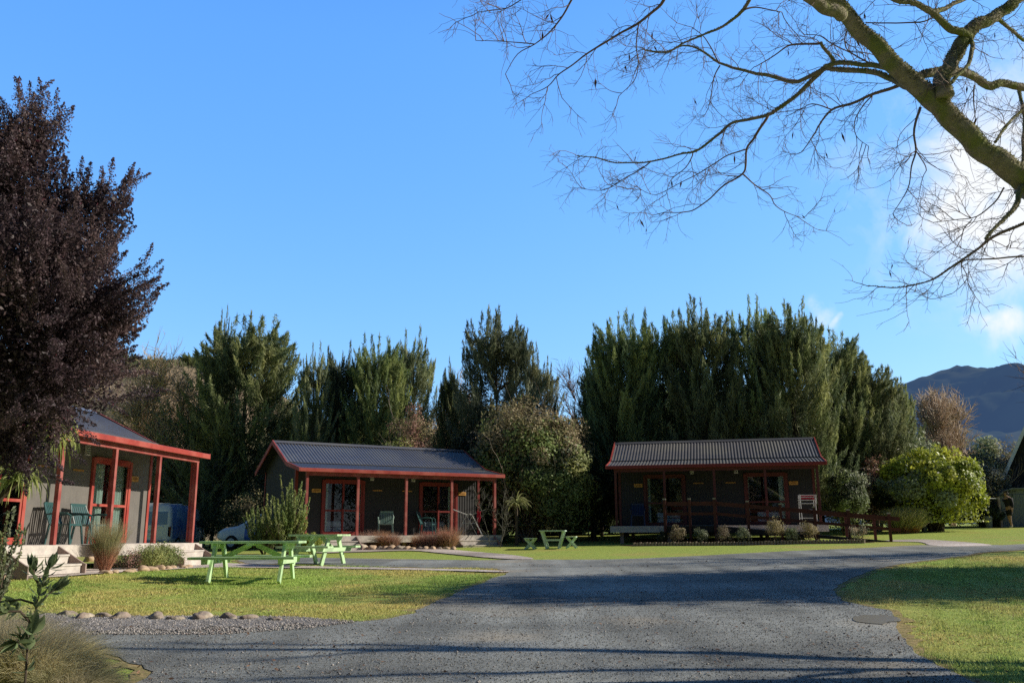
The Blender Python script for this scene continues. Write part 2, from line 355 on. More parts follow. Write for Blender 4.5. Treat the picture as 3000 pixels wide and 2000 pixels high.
# ------------------------------------------------------------------ vegetation
def evergreen(seed, H, W, mats, n=250, needles=190, leaf=(.34, .042), top=9, base=.03, spread=.5):
    """feathery upright evergreen: plumes of fine needles; returns Empty with trunk+crown meshes (data)"""
    rng = np.random.default_rng(seed)
    t = rng.uniform(base, .86, n)**.85
    t[:top] = rng.uniform(.66, .84, top); ph = rng.uniform(0, 2*np.pi, n)
    prof = lambda t: W*(.80+.28*np.sin(np.pi*np.clip(t, 0, 1)*.9)-.42*np.clip(t-.62, 0, 1)/.38*spread*2)
    zt = np.minimum(t*H+rng.uniform(.12, .24, n)*H, H*rng.uniform(.80, .97, n)); zt[:top] = H*rng.uniform(.90, 1.03, top); zt[0] = H*1.03
    rb = prof(t)*rng.uniform(.1, .45, n); rt = prof(zt/H*.92)*rng.uniform(.72, 1.12, n); rt[:top] = W*rng.uniform(0, .62*spread*1.6, top); rb[:top] = rt[:top]*.7
    rt = np.maximum(rt, .05)
    B = np.stack([rb*np.cos(ph), rb*np.sin(ph), t*H], 1); ph2 = ph+rng.normal(0, .35, n); T = np.stack([rt*np.cos(ph2), rt*np.sin(ph2), zt], 1)
    mid = (B+T)/2+np.stack([np.cos(ph)*.18*rt, np.sin(ph)*.18*rt, -.04*H*np.ones(n)], 1)
    m = n*needles; i = np.repeat(np.arange(n), needles); u = rng.uniform(0, 1, m)**.95
    q = lambda u: ((1-u)**2)[:, None]*B[i]+(2*u*(1-u))[:, None]*mid[i]+(u**2)[:, None]*T[i]
    C = q(u); tan = unit(q(np.minimum(u+.02, 1.02))-C)
    rad = (.44*(1-u)**.7+.03)*rng.uniform(.5, 1.3, n)[i]*(H/9)
    C = C+unit(rng.normal(size=(m, 3)))*(rad*rng.uniform(0, 1, m)**.5)[:, None]
    D = tan+rng.normal(size=(m, 3))*.6+np.array([0, 0, .12])
    sc_ = rng.uniform(.6, 1.3, m)
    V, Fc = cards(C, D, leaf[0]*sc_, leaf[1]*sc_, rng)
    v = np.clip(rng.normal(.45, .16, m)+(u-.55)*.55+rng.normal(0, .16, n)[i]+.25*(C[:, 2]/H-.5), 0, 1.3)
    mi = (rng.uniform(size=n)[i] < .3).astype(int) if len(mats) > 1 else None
    return V, Fc, v, mi
def ever_tree(name, loc, rz, proto, sc3, label, group='evergreen trees standing behind the cabins'):
    r = empty(name, loc, rz, label, 'tree', group)
    for me, nm in proto:
        o = bpy.data.objects.new(nm, me); link(o, r); o.scale = sc3
    return r
def make_proto(seed, mats, **kw):
    H, W = 10., 2.6
    V, Fc, v, mi = evergreen(seed, H, W, mats, **kw)
    c = npmesh('crown', V, Fc, mats, mi=mi, v=v)
    rng = np.random.default_rng(seed+50)
    mb = MB(); mb.tube([(0, 0, -.4), (.05, 0, 2), (-.05, .05, 5), (0, 0, 8.6)], [.2, .16, .1, .03], 7)
    for k in range(16):
        z = rng.uniform(.6, 7.5); a = rng.uniform(0, 6.28); l = rng.uniform(.8, 1.9)
        mb.tube([(0, 0, z), (math.cos(a)*l*.6, math.sin(a)*l*.6, z+.4), (math.cos(a)*l, math.sin(a)*l, z+1.1)], [.06, .04, .015], 5)
    t = mb.build('trunk', M['bark'])
    pr = [(c.data, 'crown'), (t.data, 'trunk')]
    bpy.data.objects.remove(c); bpy.data.objects.remove(t)
    return pr
def leafy(name, c, rad, n, leaf, mats, label, seed, cat='shrub', group=None, clumps=40, fill=.25, flat=.0, updir=.3, jit=.33, stems=True, bare=0, mix=None, mf=None):
    """broadleaf bush: clumps of leaves over an uneven ellipsoid. c = centre xy + ground z ; rad=(rx,ry,rz)"""
    rng = np.random.default_rng(seed); rad = np.array(rad, float)
    root = empty(name, c, 0, label, cat, group)
    d = unit(rng.normal(size=(clumps, 3))); d[:, 2] = np.abs(d[:, 2])*1.0-.35*(rng.uniform(size=clumps) < .45)
    rr = rng.uniform(.62, 1.05, clumps)
    CC = d*rr[:, None]*rad*.82; CC[:, 2] += rad[2]*.92
    CC[:, 2] = np.maximum(CC[:, 2], rad[2]*.12)
    cr = rng.uniform(.6, 1.25, clumps)*jit*rad.mean()
    i = rng.integers(0, clumps, n)
    off = unit(rng.normal(size=(n, 3)))*(cr[i]*rng.uniform(.15, 1, n)**.5)[:, None]
    P = CC[i]+off
    k = int(n*fill); P[:k] = np.clip(rng.normal(size=(k, 3)), -1.7, 1.7)*rad*.38+np.array([0, 0, rad[2]*.85])
    P[:, 2] = np.abs(P[:, 2])
    out = unit((P-np.array([0, 0, rad[2]*.7]))/rad)
    D = out*.6+rng.normal(size=(n, 3))*.7+np.array([0, 0, updir])
    s = rng.uniform(.6, 1.3, n)
    V, Fc = cards(P, D-out*(D*out).sum(1, keepdims=True)*.6, leaf[0]*s, leaf[1]*s, rng, out*1.0+unit(off)*.5+rng.normal(size=(n, 3))*.45)
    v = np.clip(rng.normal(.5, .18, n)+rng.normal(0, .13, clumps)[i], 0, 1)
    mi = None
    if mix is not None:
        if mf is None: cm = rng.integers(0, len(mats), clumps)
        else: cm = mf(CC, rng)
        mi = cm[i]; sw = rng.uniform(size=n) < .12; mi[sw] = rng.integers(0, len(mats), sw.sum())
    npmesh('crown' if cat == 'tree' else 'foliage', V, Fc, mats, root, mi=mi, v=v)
    if stems:
        m = max(6, clumps//3); S = np.tile(np.array([[0, 0, -.1]]), (m, 1))+rng.normal(size=(m, 3))*np.array([.06, .06, 0])*rad.mean()
        E = CC[rng.integers(0, clumps, m)]; P3 = grow(S, (E-S)+np.array([0, 0, .5])*rad[2], np.linalg.norm(E-S, axis=1), 6, rng, .12)
        Rd = np.linspace(1, .25, 6)[None]*np.full((m, 1), .022*max(rad.mean(), .6))
        V, Fc = tubes(P3, Rd, 5)
        if bare:
            q, tn, _, _ = sample(P3, rng, bare, .4, 1); Q = grow(q, tn+unit(q-np.array([0, 0, rad[2]*.4]))*.6, np.full(bare, rad.mean()*.75), 6, rng, .22, .08)
            V2, F2 = tubes(Q, np.linspace(1, .2, 6)[None]*np.full((bare, 1), .012), 3); V, Fc, _ = merge([(V, Fc), (V2, F2)])
        npmesh('trunk' if cat == 'tree' else 'stem', V, Fc, M['palebark'] if bare else M['bark'], root)
    return root
def bare_tree(name, c, H, W, label, seed, m, n1=26, n2=260, n3=900, rad=.05, group=None, cat='tree', up=.1, th=.012):
    rng = np.random.default_rng(seed); root = empty(name, c, 0, label, cat, group)
    P0 = grow(np.array([[0, 0, -.2]]*3)+rng.normal(size=(3, 3))*[.15, .15, 0], np.array([[0, 0, 1.]]*3)+rng.normal(size=(3, 3))*[.15, .15, 0], np.full(3, H*.8), 8, rng, .08)
    S, T, _, u = sample(P0, rng, n1, .15, 1)
    a = rng.uniform(0, 6.28, n1); o = np.stack([np.cos(a), np.sin(a), np.full(n1, .9)], 1)
    P1 = grow(S, o+T*.5, W*rng.uniform(.6, 1.1, n1)*(1.15-.5*u), 7, rng, .12, up)
    S, T, _, u = sample(P1, rng, n2, .15, 1); P2 = grow(S, T+rng.normal(size=(n2, 3))*.55, H*.16*rng.uniform(.5, 1.2, n2), 6, rng, .14, up)
    S, T, _, u = sample(P2, rng, n3, .2, 1); P3 = grow(S, T+rng.normal(size=(n3, 3))*.6, H*.08*rng.uniform(.5, 1.3, n3), 4, rng, .14, up)
    tp = lambda K, r, n: np.linspace(1, .25, K)[None]*np.full((n, 1), r)
    V, Fc = tubes(P0, tp(8, rad, 3), 6); npmesh('trunk', V, Fc, m, root, v=np.full(len(Fc), .5))
    V, Fc, _ = merge([tubes(P1, tp(7, rad*.5, n1), 4), tubes(P2, tp(6, th*1.3, n2), 3), tubes(P3, tp(4, th, n3), 3)])
    npmesh('crown', V, Fc, m, root, v=rng.uniform(.2, .9, len(Fc)))
    return root
def tussock(name, c, h, spread, n, mats, label, seed, group=None, w=.006, cat='grass tuft', lean=(0, 0), split=.35, tight=1.):
    rng = np.random.default_rng(seed); root = empty(name, c, 0, label, cat, group)
    a = rng.uniform(0, 6.28, n); r = rng.uniform(0, 1, n)**.6*spread*.22
    S = np.stack([r*np.cos(a), r*np.sin(a), np.full(n, -.03)], 1)
    D = np.stack([np.cos(a)*.35*tight+lean[0], np.sin(a)*.35*tight+lean[1], np.full(n, 1.)], 1)+rng.normal(size=(n, 3))*.16*tight
    P = grow(S, D, h*rng.uniform(.65, 1.25, n), 7, rng, .05, 0, .035*spread/h)
    Wd = np.linspace(1, .15, 7)[None]*np.full((n, 1), w)
    V, Fc = ribbons(P, Wd, rng)
    seg = np.tile(np.arange(6), n); mi = (seg < 6*split).astype(int) if len(mats) > 1 else None
    npmesh('blades', V, Fc, mats, root, mi=mi, v=np.repeat(rng.uniform(.1, 1, n), 6))
    return root
def rock(name, c, s, m, label, seed, group, rz=0):
    bm = bmesh.new(); bmesh.ops.create_icosphere(bm, subdivisions=3, radius=1)
    for v in bm.verts:
        p = v.co+Vector((seed*3.1, seed*1.7, 0)); k = 1+.40*noise.noise(p*1.1)+.16*noise.noise(p*2.4)+.05*noise.noise(p*6)
        v.co = v.co*k
        v.co.z = max(v.co.z, -.45); v.co.x *= s[0]; v.co.y *= s[1]; v.co.z *= s[2]
    me = bpy.data.meshes.new(name); bm.to_mesh(me); bm.free(); me.materials.append(m)
    me.polygons.foreach_set('use_smooth', [True]*len(me.polygons))
    o = bpy.data.objects.new(name, me); link(o); o.location = c; o.rotation_euler = (0, 0, rz)
    return tag(o, label, 'stone', group)

# ------------------------------------------------------------------ ground, road, paths
def axis(*segs):
    out = []
    for a, b, s in segs: out += list(np.arange(a, b, s))
    return np.array(out+[segs[-1][1]])
gx = axis((-1500, -300, 200), (-300, -60, 20), (-60, -20, 2.5), (-20, 20, .4), (20, 60, 2.5), (60, 300, 20), (300, 1500, 200))
gy = axis((-300, -40, 20), (-40, 0, 2), (0, 40, .4), (40, 100, 2.5), (100, 400, 20), (400, 2600, 200))
X, Y = np.meshgrid(gx, gy); V = np.stack([X, Y, gz(X, Y)], -1).reshape(-1, 3)
nx = len(gx); I = (np.arange(len(gy)-1)[:, None]*nx+np.arange(nx-1)[None]).ravel()
o = npmesh('lawn', V, np.stack([I, I+1, I+nx+1, I+nx], 1), M['ground'], smooth=True); tag(o, kind='structure')
def sheet(name, poly, m, dz, step=.35, kind='structure', wob=.05):
    # smooth + roughen the outline, fill with interior grid points, drape over the terrain
    pts = [Vector(p[:2]) for p in poly]; dense = []
    n = len(pts)
    for i in range(n):
        a, b, c, d = pts[i-1], pts[i], pts[(i+1) % n], pts[(i+2) % n]
        L_ = (c-b).length; k = max(1, min(60, int(L_/(step*.6))))
        for j in range(k):
            t = j/k
            p = .5*((2*b)+(c-a)*t+(2*a-5*b+4*c-d)*t*t+(3*b-a-3*c+d)*t**3) if L_ < 8 else b.lerp(c, t)
            w = wob*(noise.noise(Vector((p.x*2.3, p.y*2.3, 1)))+.6*noise.noise(Vector((p.x*7, p.y*7, 5))))
            dense.append(p+Vector((w, w)))
    xs = [p.x for p in dense]; ys = [p.y for p in dense]
    g = []
    x = min(xs)
    X_, Y_ = np.meshgrid(np.arange(min(xs), max(xs), step), np.arange(min(ys), max(ys), step))
    pp = np.stack([X_.ravel(), Y_.ravel()], 1)
    inside = np.zeros(len(pp), bool); m_ = len(dense)
    for i in range(m_):
        x0, y0 = dense[i-1]; x1, y1 = dense[i]
        if y0 == y1: continue
        c = ((y0 > pp[:, 1]) != (y1 > pp[:, 1])) & (pp[:, 0] < (x1-x0)*(pp[:, 1]-y0)/(y1-y0)+x0)
        inside ^= c
    verts = dense+[Vector(p) for p in pp[inside]]
    r = delaunay_2d_cdt(verts, [(i, (i+1) % m_) for i in range(m_)], [], 1, 1e-4)
    V = np.array([(p.x, p.y) for p in r[0]]); Z = gz(V[:, 0], V[:, 1])+dz
    o = npmesh(name, np.column_stack([V, Z]), np.array([f for f in r[2] if len(f) == 3]), m, smooth=True)
    return tag(o, kind=kind), dense
px = lambda L_: [gp(*p) for p in L_]
left_edge = px([(170, 1812), (400, 1815), (640, 1818), (830, 1818), (1050, 1822), (1180, 1805), (1260, 1773), (1340, 1738), (1430, 1700), (1483, 1680), (1440, 1666), (1200, 1662), (1000, 1658), (900, 1652), (740, 1652)])
back_edge = px([(700, 1642), (740, 1636), (900, 1634), (1100, 1637), (1350, 1641), (1500, 1640), (1600, 1640), (1860, 1637), (2167, 1622), (2423, 1610), (2680, 1598), (2900, 1597), (3000, 1594)])
right_edge = px([(3000, 1611), (2818, 1630), (2673, 1648), (2565, 1669), (2456, 1716), (2471, 1760), (2600, 1790), (2630, 1839), (2659, 1890), (2724, 1940), (2789, 1976), (2854, 2000)])
road_poly = [Vector((-14, 11.2, 0)), Vector((-8, 10.8, 0))]+left_edge+back_edge+[Vector((24, 32, 0)), Vector((60, 40, 0)), Vector((60, 34, 0)), Vector((24, 27, 0))]+right_edge+[Vector((4.3, 3, 0)), Vector((5, -2, 0)), Vector((6, -12, 0)), Vector((-10, -12, 0)), Vector((-6, -2, 0)), Vector((-3.4, 4.5, 0)), gp(420, 1990), gp(330, 1930), gp(150, 1880), Vector((-7, 8.6, 0)), Vector((-14, 8.6, 0))]
road, road_out = sheet('road', road_poly, M['road'], .014, .3, wob=.09)
pathL, pl_out = sheet('path', px([(-60, 1688), (60, 1678), (215, 1670), (370, 1663), (500, 1652), (620, 1650), (760, 1655), (1000, 1662), (1300, 1668.5), (1470, 1674), (1470, 1678), (1300, 1673.5), (1000, 1667.5), (760, 1664.5), (620, 1664), (480, 1671), (310, 1681), (170, 1692), (0, 1700), (-80, 1704)]), M['shell'], .026, .15, wob=.03)
pathM, pm_out = sheet('path', px([(940, 1616), (1050, 1612), (1212, 1608), (1320, 1611), (1450, 1622), (1560, 1636), (1530, 1640), (1420, 1634), (1300, 1622), (1200, 1614), (1050, 1618), (940, 1621)]), M['shell'], .026, .2, wob=.03)
pathR, _ = sheet('path', px([(2600, 1583), (2690, 1580), (2770, 1584), (2870, 1592), (2900, 1599), (2780, 1601), (2725, 1597), (2690, 1588), (2600, 1586)]), M['shell'], .018, .3, wob=.06)
shoulder, _ = sheet('gravel_verge', px([(100, 1802), (400, 1808), (640, 1808), (830, 1810), (1040, 1822), (960, 1832), (860, 1828), (760, 1846), (640, 1836), (520, 1852), (380, 1838), (280, 1856), (150, 1842)]), gravel_mat('pinkish_verge_gravel', (.13, .12, .115), (.24, .22, .20), (.50, .46, .42), None, 48), .022, .12, wob=.22)
# puddle
mpud = bpy.data.materials.new('muddy_water'); nt, _, L_ = nodes(mpud); b = N(nt, 'ShaderNodeBsdfPrincipled'); b.inputs['Base Color'].default_value = (.30, .26, .20, 1); b.inputs['Roughness'].default_value = .2
oo = N(nt, 'ShaderNodeOutputMaterial'); L_.new(b.outputs[0], oo.inputs[0])
pud, _ = sheet('puddle', px([(2500, 1813), (2530, 1805), (2560, 1806), (2590, 1804), (2630, 1812), (2638, 1824), (2600, 1826), (2585, 1833), (2550, 1830), (2515, 1824)]), mpud, .021, .2, wob=.05)
tag(pud, kind='structure')

def verge(out, m, dz, w0, w1):
    n = len(out); V = []; 
    for i in range(n):
        a, b = out[i-1], out[(i+1) % n]; t = (b-a).normalized(); nr = Vector((t.y, -t.x)); p = out[i]
        k = noise.noise(Vector((p.x*4, p.y*4, 2)))*.6+noise.noise(Vector((p.x*13, p.y*13, 8)))*.6
        for q in (p-nr*.15, p+nr*max(.01, w0+w1*k)): V.append((q.x, q.y, G(q.x, q.y)+dz))
    i = np.arange(n-1)*2
    return tag(npmesh('verge', np.array(V), np.stack([i, i+1, i+3, i+2], 1), m), kind='structure')
area = sum(road_out[i-1].x*road_out[i].y-road_out[i].x*road_out[i-1].y for i in range(len(road_out)))
verge(road_out if area > 0 else road_out[::-1], mat('dry_trodden_verge', (.42, .31, .16), (.22, .20, .08), 9, .95, .05, .5), .008, .13, .22)
def inpoly(P, poly):
    ins = np.zeros(len(P), bool); n = len(poly)
    for i in range(n):
        x0, y0 = poly[i-1][0], poly[i-1][1]; x1, y1 = poly[i][0], poly[i][1]
        if y0 == y1: continue
        ins ^= ((y0 > P[:, 1]) != (y1 > P[:, 1])) & (P[:, 0] < (x1-x0)*(P[:, 1]-y0)/(y1-y0)+x0)
    return ins
# turf blades near the camera
def turf(seed, n, x0, x1, y0, y1, hgt=.032):
    rng = np.random.default_rng(seed)
    y = y0+(y1-y0)*rng.uniform(0, 1, n)**1.5; x = rng.uniform(x0, x1, n)
    P = np.column_stack([x, y]); keep = ~inpoly(P, road_out) & ~inpoly(P, pl_out) & (np.abs(x) < y*.64+1.2)
    P = P[keep]; n = len(P); z = gz(P[:, 0], P[:, 1])
    B = np.column_stack([P, z-.004]); h = hgt*rng.uniform(.5, 1.6, n)*(.9+.5*np.sin(P[:, 0]*2.1)*np.sin(P[:, 1]*1.7)+.4*np.sin(P[:, 0]*9+P[:, 1]*3)*np.sin(P[:, 1]*8-P[:, 0]*2))
    d = unit(rng.normal(size=(n, 3))*[.6, .6, 0]+[0, 0, 1]); s = unit(np.cross(d, rng.normal(size=(n, 3))))
    w = (.0035+.0009*P[:, 1]/4)[:, None]
    V = np.stack([B-s*w, B+s*w, B+d*h[:, None]], 1).reshape(-1, 3)
    return V, np.arange(n*3).reshape(n, 3), rng.uniform(.1, 1, n)
Vt, Ft, vt = turf(1, 330000, -10, 0.5, 8.5, 22)
tag(npmesh('grass', Vt, Ft, M['blade'], v=vt), kind='stuff')
Vt, Ft, vt = turf(2, 260000, 3, 13, 5.5, 22)
tag(npmesh('grass', Vt, Ft, M['blade'], v=vt), kind='stuff')
# loose stones
def chips(seed, n, x0, x1, y0, y1, size, m, name='gravel', only=None):
    rng = np.random.default_rng(seed)
    P = np.column_stack([rng.uniform(x0, x1, n), y0+(y1-y0)*rng.uniform(0, 1, n)**1.4])
    keep = inpoly(P, only if only else road_out) & (np.abs(P[:, 0]) < P[:, 1]*.64+.6); P = P[keep]; n = len(P)
    s = size*rng.uniform(.4, 1.5, n)**1.3
    o8 = np.array([[1, 0, 0], [0, 1, 0], [-1, 0, 0], [0, -1, 0], [0, 0, .7], [0, 0, -.5]])
    V = o8[None]*rng.uniform(.6, 1.3, (n, 6, 1))+rng.normal(size=(n, 6, 3))*.12
    a = rng.uniform(0, 6.28, n); c_, s_ = np.cos(a)[:, None], np.sin(a)[:, None]
    V = np.stack([V[..., 0]*c_-V[..., 1]*s_, V[..., 0]*s_+V[..., 1]*c_, V[..., 2]], -1)*s[:, None, None]
    C = np.column_stack([P, gz(P[:, 0], P[:, 1])+.016+s*.2]); V = V+C[:, None]
    f = np.array([[0, 1, 4], [1, 2, 4], [2, 3, 4], [3, 0, 4], [1, 0, 5], [2, 1, 5], [3, 2, 5], [0, 3, 5]])
    Fc = (np.arange(n)[:, None, None]*6+f[None]).reshape(-1, 3)
    return tag(npmesh(name, V.reshape(-1, 3), Fc, m, v=np.repeat(rng.uniform(0, 1, n), 8)), kind='stuff')
chips(3, 150000, -8, 8, 5.5, 15, .0048, M['chip'])
chips(4, 7000, -8, 8, 5.5, 16, .009, M['chipp'])
chips(5, 42000, -7.9, -1.2, 9.2, 12.6, .011, M['chipp'], only=[tuple(p[:2]) for p in px([(90, 1800), (400, 1806), (830, 1808), (1060, 1822), (900, 1845), (640, 1862), (150, 1862)])])

def litter(seed, n, x0, x1, y0, y1, m, size):
    rng = np.random.default_rng(seed); P = np.column_stack([rng.uniform(x0, x1, n), y0+(y1-y0)*rng.uniform(0, 1, n)**1.3])
    cl_ = np.array([noise.noise(Vector((a*.8, b*.8, 4))) for a, b in P]); P = P[(cl_ > .12) | (rng.uniform(size=n) < .12)]; n = len(P)
    C = np.column_stack([P, gz(P[:, 0], P[:, 1])+.028]); D = rng.normal(size=(n, 3))*[1, 1, .15]; s_ = size*rng.uniform(.5, 1.5, n)
    V, Fc = cards(C, D, s_, s_*.5, rng, rng.normal(size=(n, 3))*.35+[0, 0, 1]); return tag(npmesh('leaf_litter', V, Fc, m, v=rng.uniform(0, 1, n)), kind='stuff')
litter(31, 14000, -8, 9, 5.5, 22, mat('dead_leaves', (.26, .13, .06), (.14, .08, .045), 30, .8, .2, attr=True), .035)

# ------------------------------------------------------------------ cabins
BAY, DV, HE, HB, DB, HR, DR = 1.862, 1.265, 2.27, 2.56, 1.328, 3.485, 3.2425
OL, OF = .315, .123; LEN = 4*BAY; DBK = 2*DR-DB-.06
def corr(L0, L1, pitch, amp, seg=6):
    n = int((L1-L0)/pitch*seg); s = np.linspace(L0, L1, n+1)
    return s, amp*np.sin(2*np.pi*(s-L0)/pitch)
def cabin(loc, a, dz, label, seed, extra):
    WM = M['wall'] if seed == 1 else M['wallshade']; RM = (M['red'], M['redshade'], M['redshade_deep'])[seed-1]; PM = M['redpost'] if seed < 3 else M['redshade_deep']; GM_ = M['red'] if seed < 3 else M['redshade']
    root = empty('cabin', (loc[0], loc[1], loc[2]-dz), a, label, 'cabin', 'grey and red holiday cabins')
    H0 = dz
    # --- roof: corrugated sheet over verandah and both main slopes
    s, w = corr(-OL, LEN+OL, .122, .013, 8)
    prof = [(-OF, HE), (DB, HB), (DR, HR), (2*DR-DB+.25, HB-.12)]
    n = len(s); V = []
    for (t, z) in prof: V.append(np.column_stack([s, np.full(n, t), H0+z+w]))
    V = np.concatenate(V); Fc = []
    for k in range(3):
        i = k*n+np.arange(n-1); Fc.append(np.stack([i, i+1, i+n+1, i+n], 1))
    roof = npmesh('roof', V, np.concatenate(Fc), M['roof'], root)
    mb = MB(); mb.prism([(DR-.16, H0+HR-.055), (DR, H0+HR+.045), (DR+.16, H0+HR-.055), (DR, H0+HR+.012)], 'x', -OL-.01, LEN+OL+.01); mb.build('ridge_cap', M['roof'], roof)
    mb = MB(); mb.box(-OL, LEN+OL, DB-.04, DB+.05, H0+HB+.012, H0+HB+.03); mb.build('flashing', M['roof'], roof)
    # soffit under verandah and roof
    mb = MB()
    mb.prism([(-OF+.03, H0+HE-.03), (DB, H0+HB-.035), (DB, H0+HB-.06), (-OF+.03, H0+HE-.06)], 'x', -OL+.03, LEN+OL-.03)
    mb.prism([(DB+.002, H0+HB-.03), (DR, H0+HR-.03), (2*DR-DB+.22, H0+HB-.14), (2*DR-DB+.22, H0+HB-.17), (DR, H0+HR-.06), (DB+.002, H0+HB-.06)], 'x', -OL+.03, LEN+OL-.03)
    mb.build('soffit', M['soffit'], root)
    mb = MB(); mb.box(-OL-.02, LEN+OL+.02, -OF-.075, -OF-.005, H0+HE-.115, H0+HE+.012); mb.build('gutter', GM_, root, bevel=.01)
    mb = MB(); mb.box(-.05, LEN+.05, -.05, .05, H0+2.04, H0+2.16); mb.build('beam', PM, root)
    for e in (0, 1):
        x0 = -OL-.045 if not e else LEN+OL+.003; x1 = x0+.042
        mb = MB()
        T = [(-OF-.07, HE+.02), (DB, HB+.03), (DR, HR+.05)]
        Bt = [(DR, HR-.12), (DB, HB-.12), (-OF-.07, HE-.11)]
        mb.prism([(t, H0+z) for t, z in T+Bt], 'x', x0, x1); mb.build('barge_board', M['red'], root)
        mb = MB(); mb.prism([(DR+.002, H0+HR+.05), (2*DR-DB+.25, H0+HB-.09), (2*DR-DB+.25, H0+HB-.25), (DR+.002, H0+HR-.12)], 'x', x0, x1); mb.build('barge_board', M['red'], root)
    # --- walls (vertical ribbed cladding, real ribs)
    def ribwall(name, p0, p1, z0, z1f, nrm, parent=root, pitch=.105, amp=.009):
        p0, p1 = np.array(p0, float), np.array(p1, float); Lw = np.linalg.norm(p1-p0); d = (p1-p0)/Lw
        k = max(1, int(Lw/pitch)); ss = []; ww = []
        for i in range(k):
            for q, h in ((0, 0), (.3, 0), (.42, 1), (.58, 1), (.7, 0)): ss.append((i+q)*Lw/k); ww.append(h*amp)
        ss.append(Lw); ww.append(0); ss = np.array(ss); ww = np.array(ww)
        xy = p0+ss[:, None]*d+np.array(nrm)*ww[:, None]
        zt = np.array([z1f(x, y) for x, y in xy]); n_ = len(ss)
        V = np.concatenate([np.column_stack([xy, np.full(n_, z0)]), np.column_stack([xy, zt])])
        i = np.arange(n_-1); return npmesh(name, V, np.stack([i, i+1, i+1+n_, i+n_], 1), WM, parent)
    ftop = lambda x, y: H0+HB-.07
    D1, D2 = (1.0, 2.58), (LEN-2.58, LEN-1.0); DH = 1.98
    mb = MB(); wl = []
    segs = [(0, D1[0]), (D1[1], D2[0]), (D2[1], LEN)]
    wallf = None
    parts = []
    for (x0, x1) in segs: parts.append((x0, x1, H0-.04, None))
    for (x0, x1) in (D1, D2): parts.append((x0, x1, H0+DH, None))
    fr = [ribwall('w', (x0, DV), (x1, DV), z0, ftop, (0, -1)) for x0, x1, z0, _ in parts]
    def join(obs, name):
        V = []; Fc = []; k = 0
        for o_ in obs:
            me = o_.data; v = np.zeros(len(me.vertices)*3); me.vertices.foreach_get('co', v); V.append(v.reshape(-1, 3))
            f = np.zeros(len(me.loops), np.int32); me.loops.foreach_get('vertex_index', f); Fc.append(f.reshape(-1, 4)+k); k += len(me.vertices)
            bpy.data.objects.remove(o_)
        return npmesh(name, np.concatenate(V), np.concatenate(Fc), WM, root)
    join(fr, 'wall')
    gt = lambda x, y: H0+min(HB-.05+(y-DB)*(HR-HB)/(DR-DB), HB-.05+(2*DR-DB-y)*(HR-HB)/(DR-DB))
    for x in (0, LEN):
        join([ribwall('w', (x, DV), (x, DR), H0-.04, gt, (-1 if x == 0 else 1, 0)), ribwall('w', (x, DR), (x, DBK), H0-.04, gt, (-1 if x == 0 else 1, 0))], 'wall')
    join([ribwall('w', (0, DBK), (LEN, DBK), H0-.04, lambda x, y: H0+HB-.1, (0, 1))], 'wall')
    # inner lining so the rooms are closed
    mb = MB(); mb.box(.02, LEN-.02, DV+.5, DBK-.03, H0-.03, H0+.0); mb.box(.03, LEN-.03, DV+.03, DBK-.05, H0+2.35, H0+2.38)
    mb.box(.02, .05, DV+.03, DBK-.05, H0, H0+2.35); mb.box(LEN-.05, LEN-.02, DV+.03, DBK-.05, H0, H0+2.35); mb.box(.05, LEN-.05, DBK-.06, DBK-.03, H0, H0+2.35)
    mb.box(LEN/2-.04, LEN/2+.04, DV+.03, DBK-.06, H0, H0+2.35); mb.build('room_lining', M['room'], root)
    for (x, y) in ((0, DV), (LEN, DV), (0, DBK), (LEN, DBK)):
        mb = MB(); sx = -1 if x == 0 else 1; sy = -1 if y == DV else 1
        mb.box(min(x+sx*.022, x-sx*.07), max(x+sx*.022, x-sx*.07), y+sy*.012, y+sy*.03, H0-.06, H0+HB-.12)
        mb.box(min(x+sx*.012, x+sx*.03), max(x+sx*.012, x+sx*.03), min(y+sy*.03, y-sy*.07), max(y+sy*.03, y-sy*.07), H0-.06, H0+HB-.12)
        mb.build('corner_trim', RM, root)
    # --- verandah posts
    for k in range(5):
        mb = MB(); mb.box(k*BAY-.045, k*BAY+.045, -.045, .045, H0, H0+2.04); mb.build('post', PM, root, bevel=.004)
    mb = MB(); mb.tube([(LEN+.02, .12, H0+2.14), (LEN+.02, .12, H0+.1), (LEN+.02, .12, H0+.02)], .032, 8); mb.build('downpipe', PM, root)
    # --- deck
    mb = MB(); y = -.14
    while y < DV-.06:
        mb.box(-.22, LEN+.22, y, y+.088, H0-.03, H0); y += .094
    dk = mb.build('deck', M['timber'], root)
    mb = MB(); mb.box(-.24, LEN+.24, -.185, -.145, H0-.24, H0-.012); mb.box(-.24, -.20, -.145, DV, H0-.24, H0-.032); mb.box(LEN+.20, LEN+.24, -.145, DV, H0-.24, H0-.032); mb.build('deck_fascia', M['timber'], dk)
    for kx in range(5):
        for yy in (.1, DBK-.3):
            mb = MB(); mb.box(kx*BAY*.96+.1, kx*BAY*.96+.24, yy, yy+.14, -.3, H0-.04); mb.build('pile', M['timberdk'], dk)
    mb = MB(); mb.box(-.02, LEN+.02, DV+.05, DBK-.04, H0-.28, H0-.035); mb.build('floor_frame', M['dark'], root)
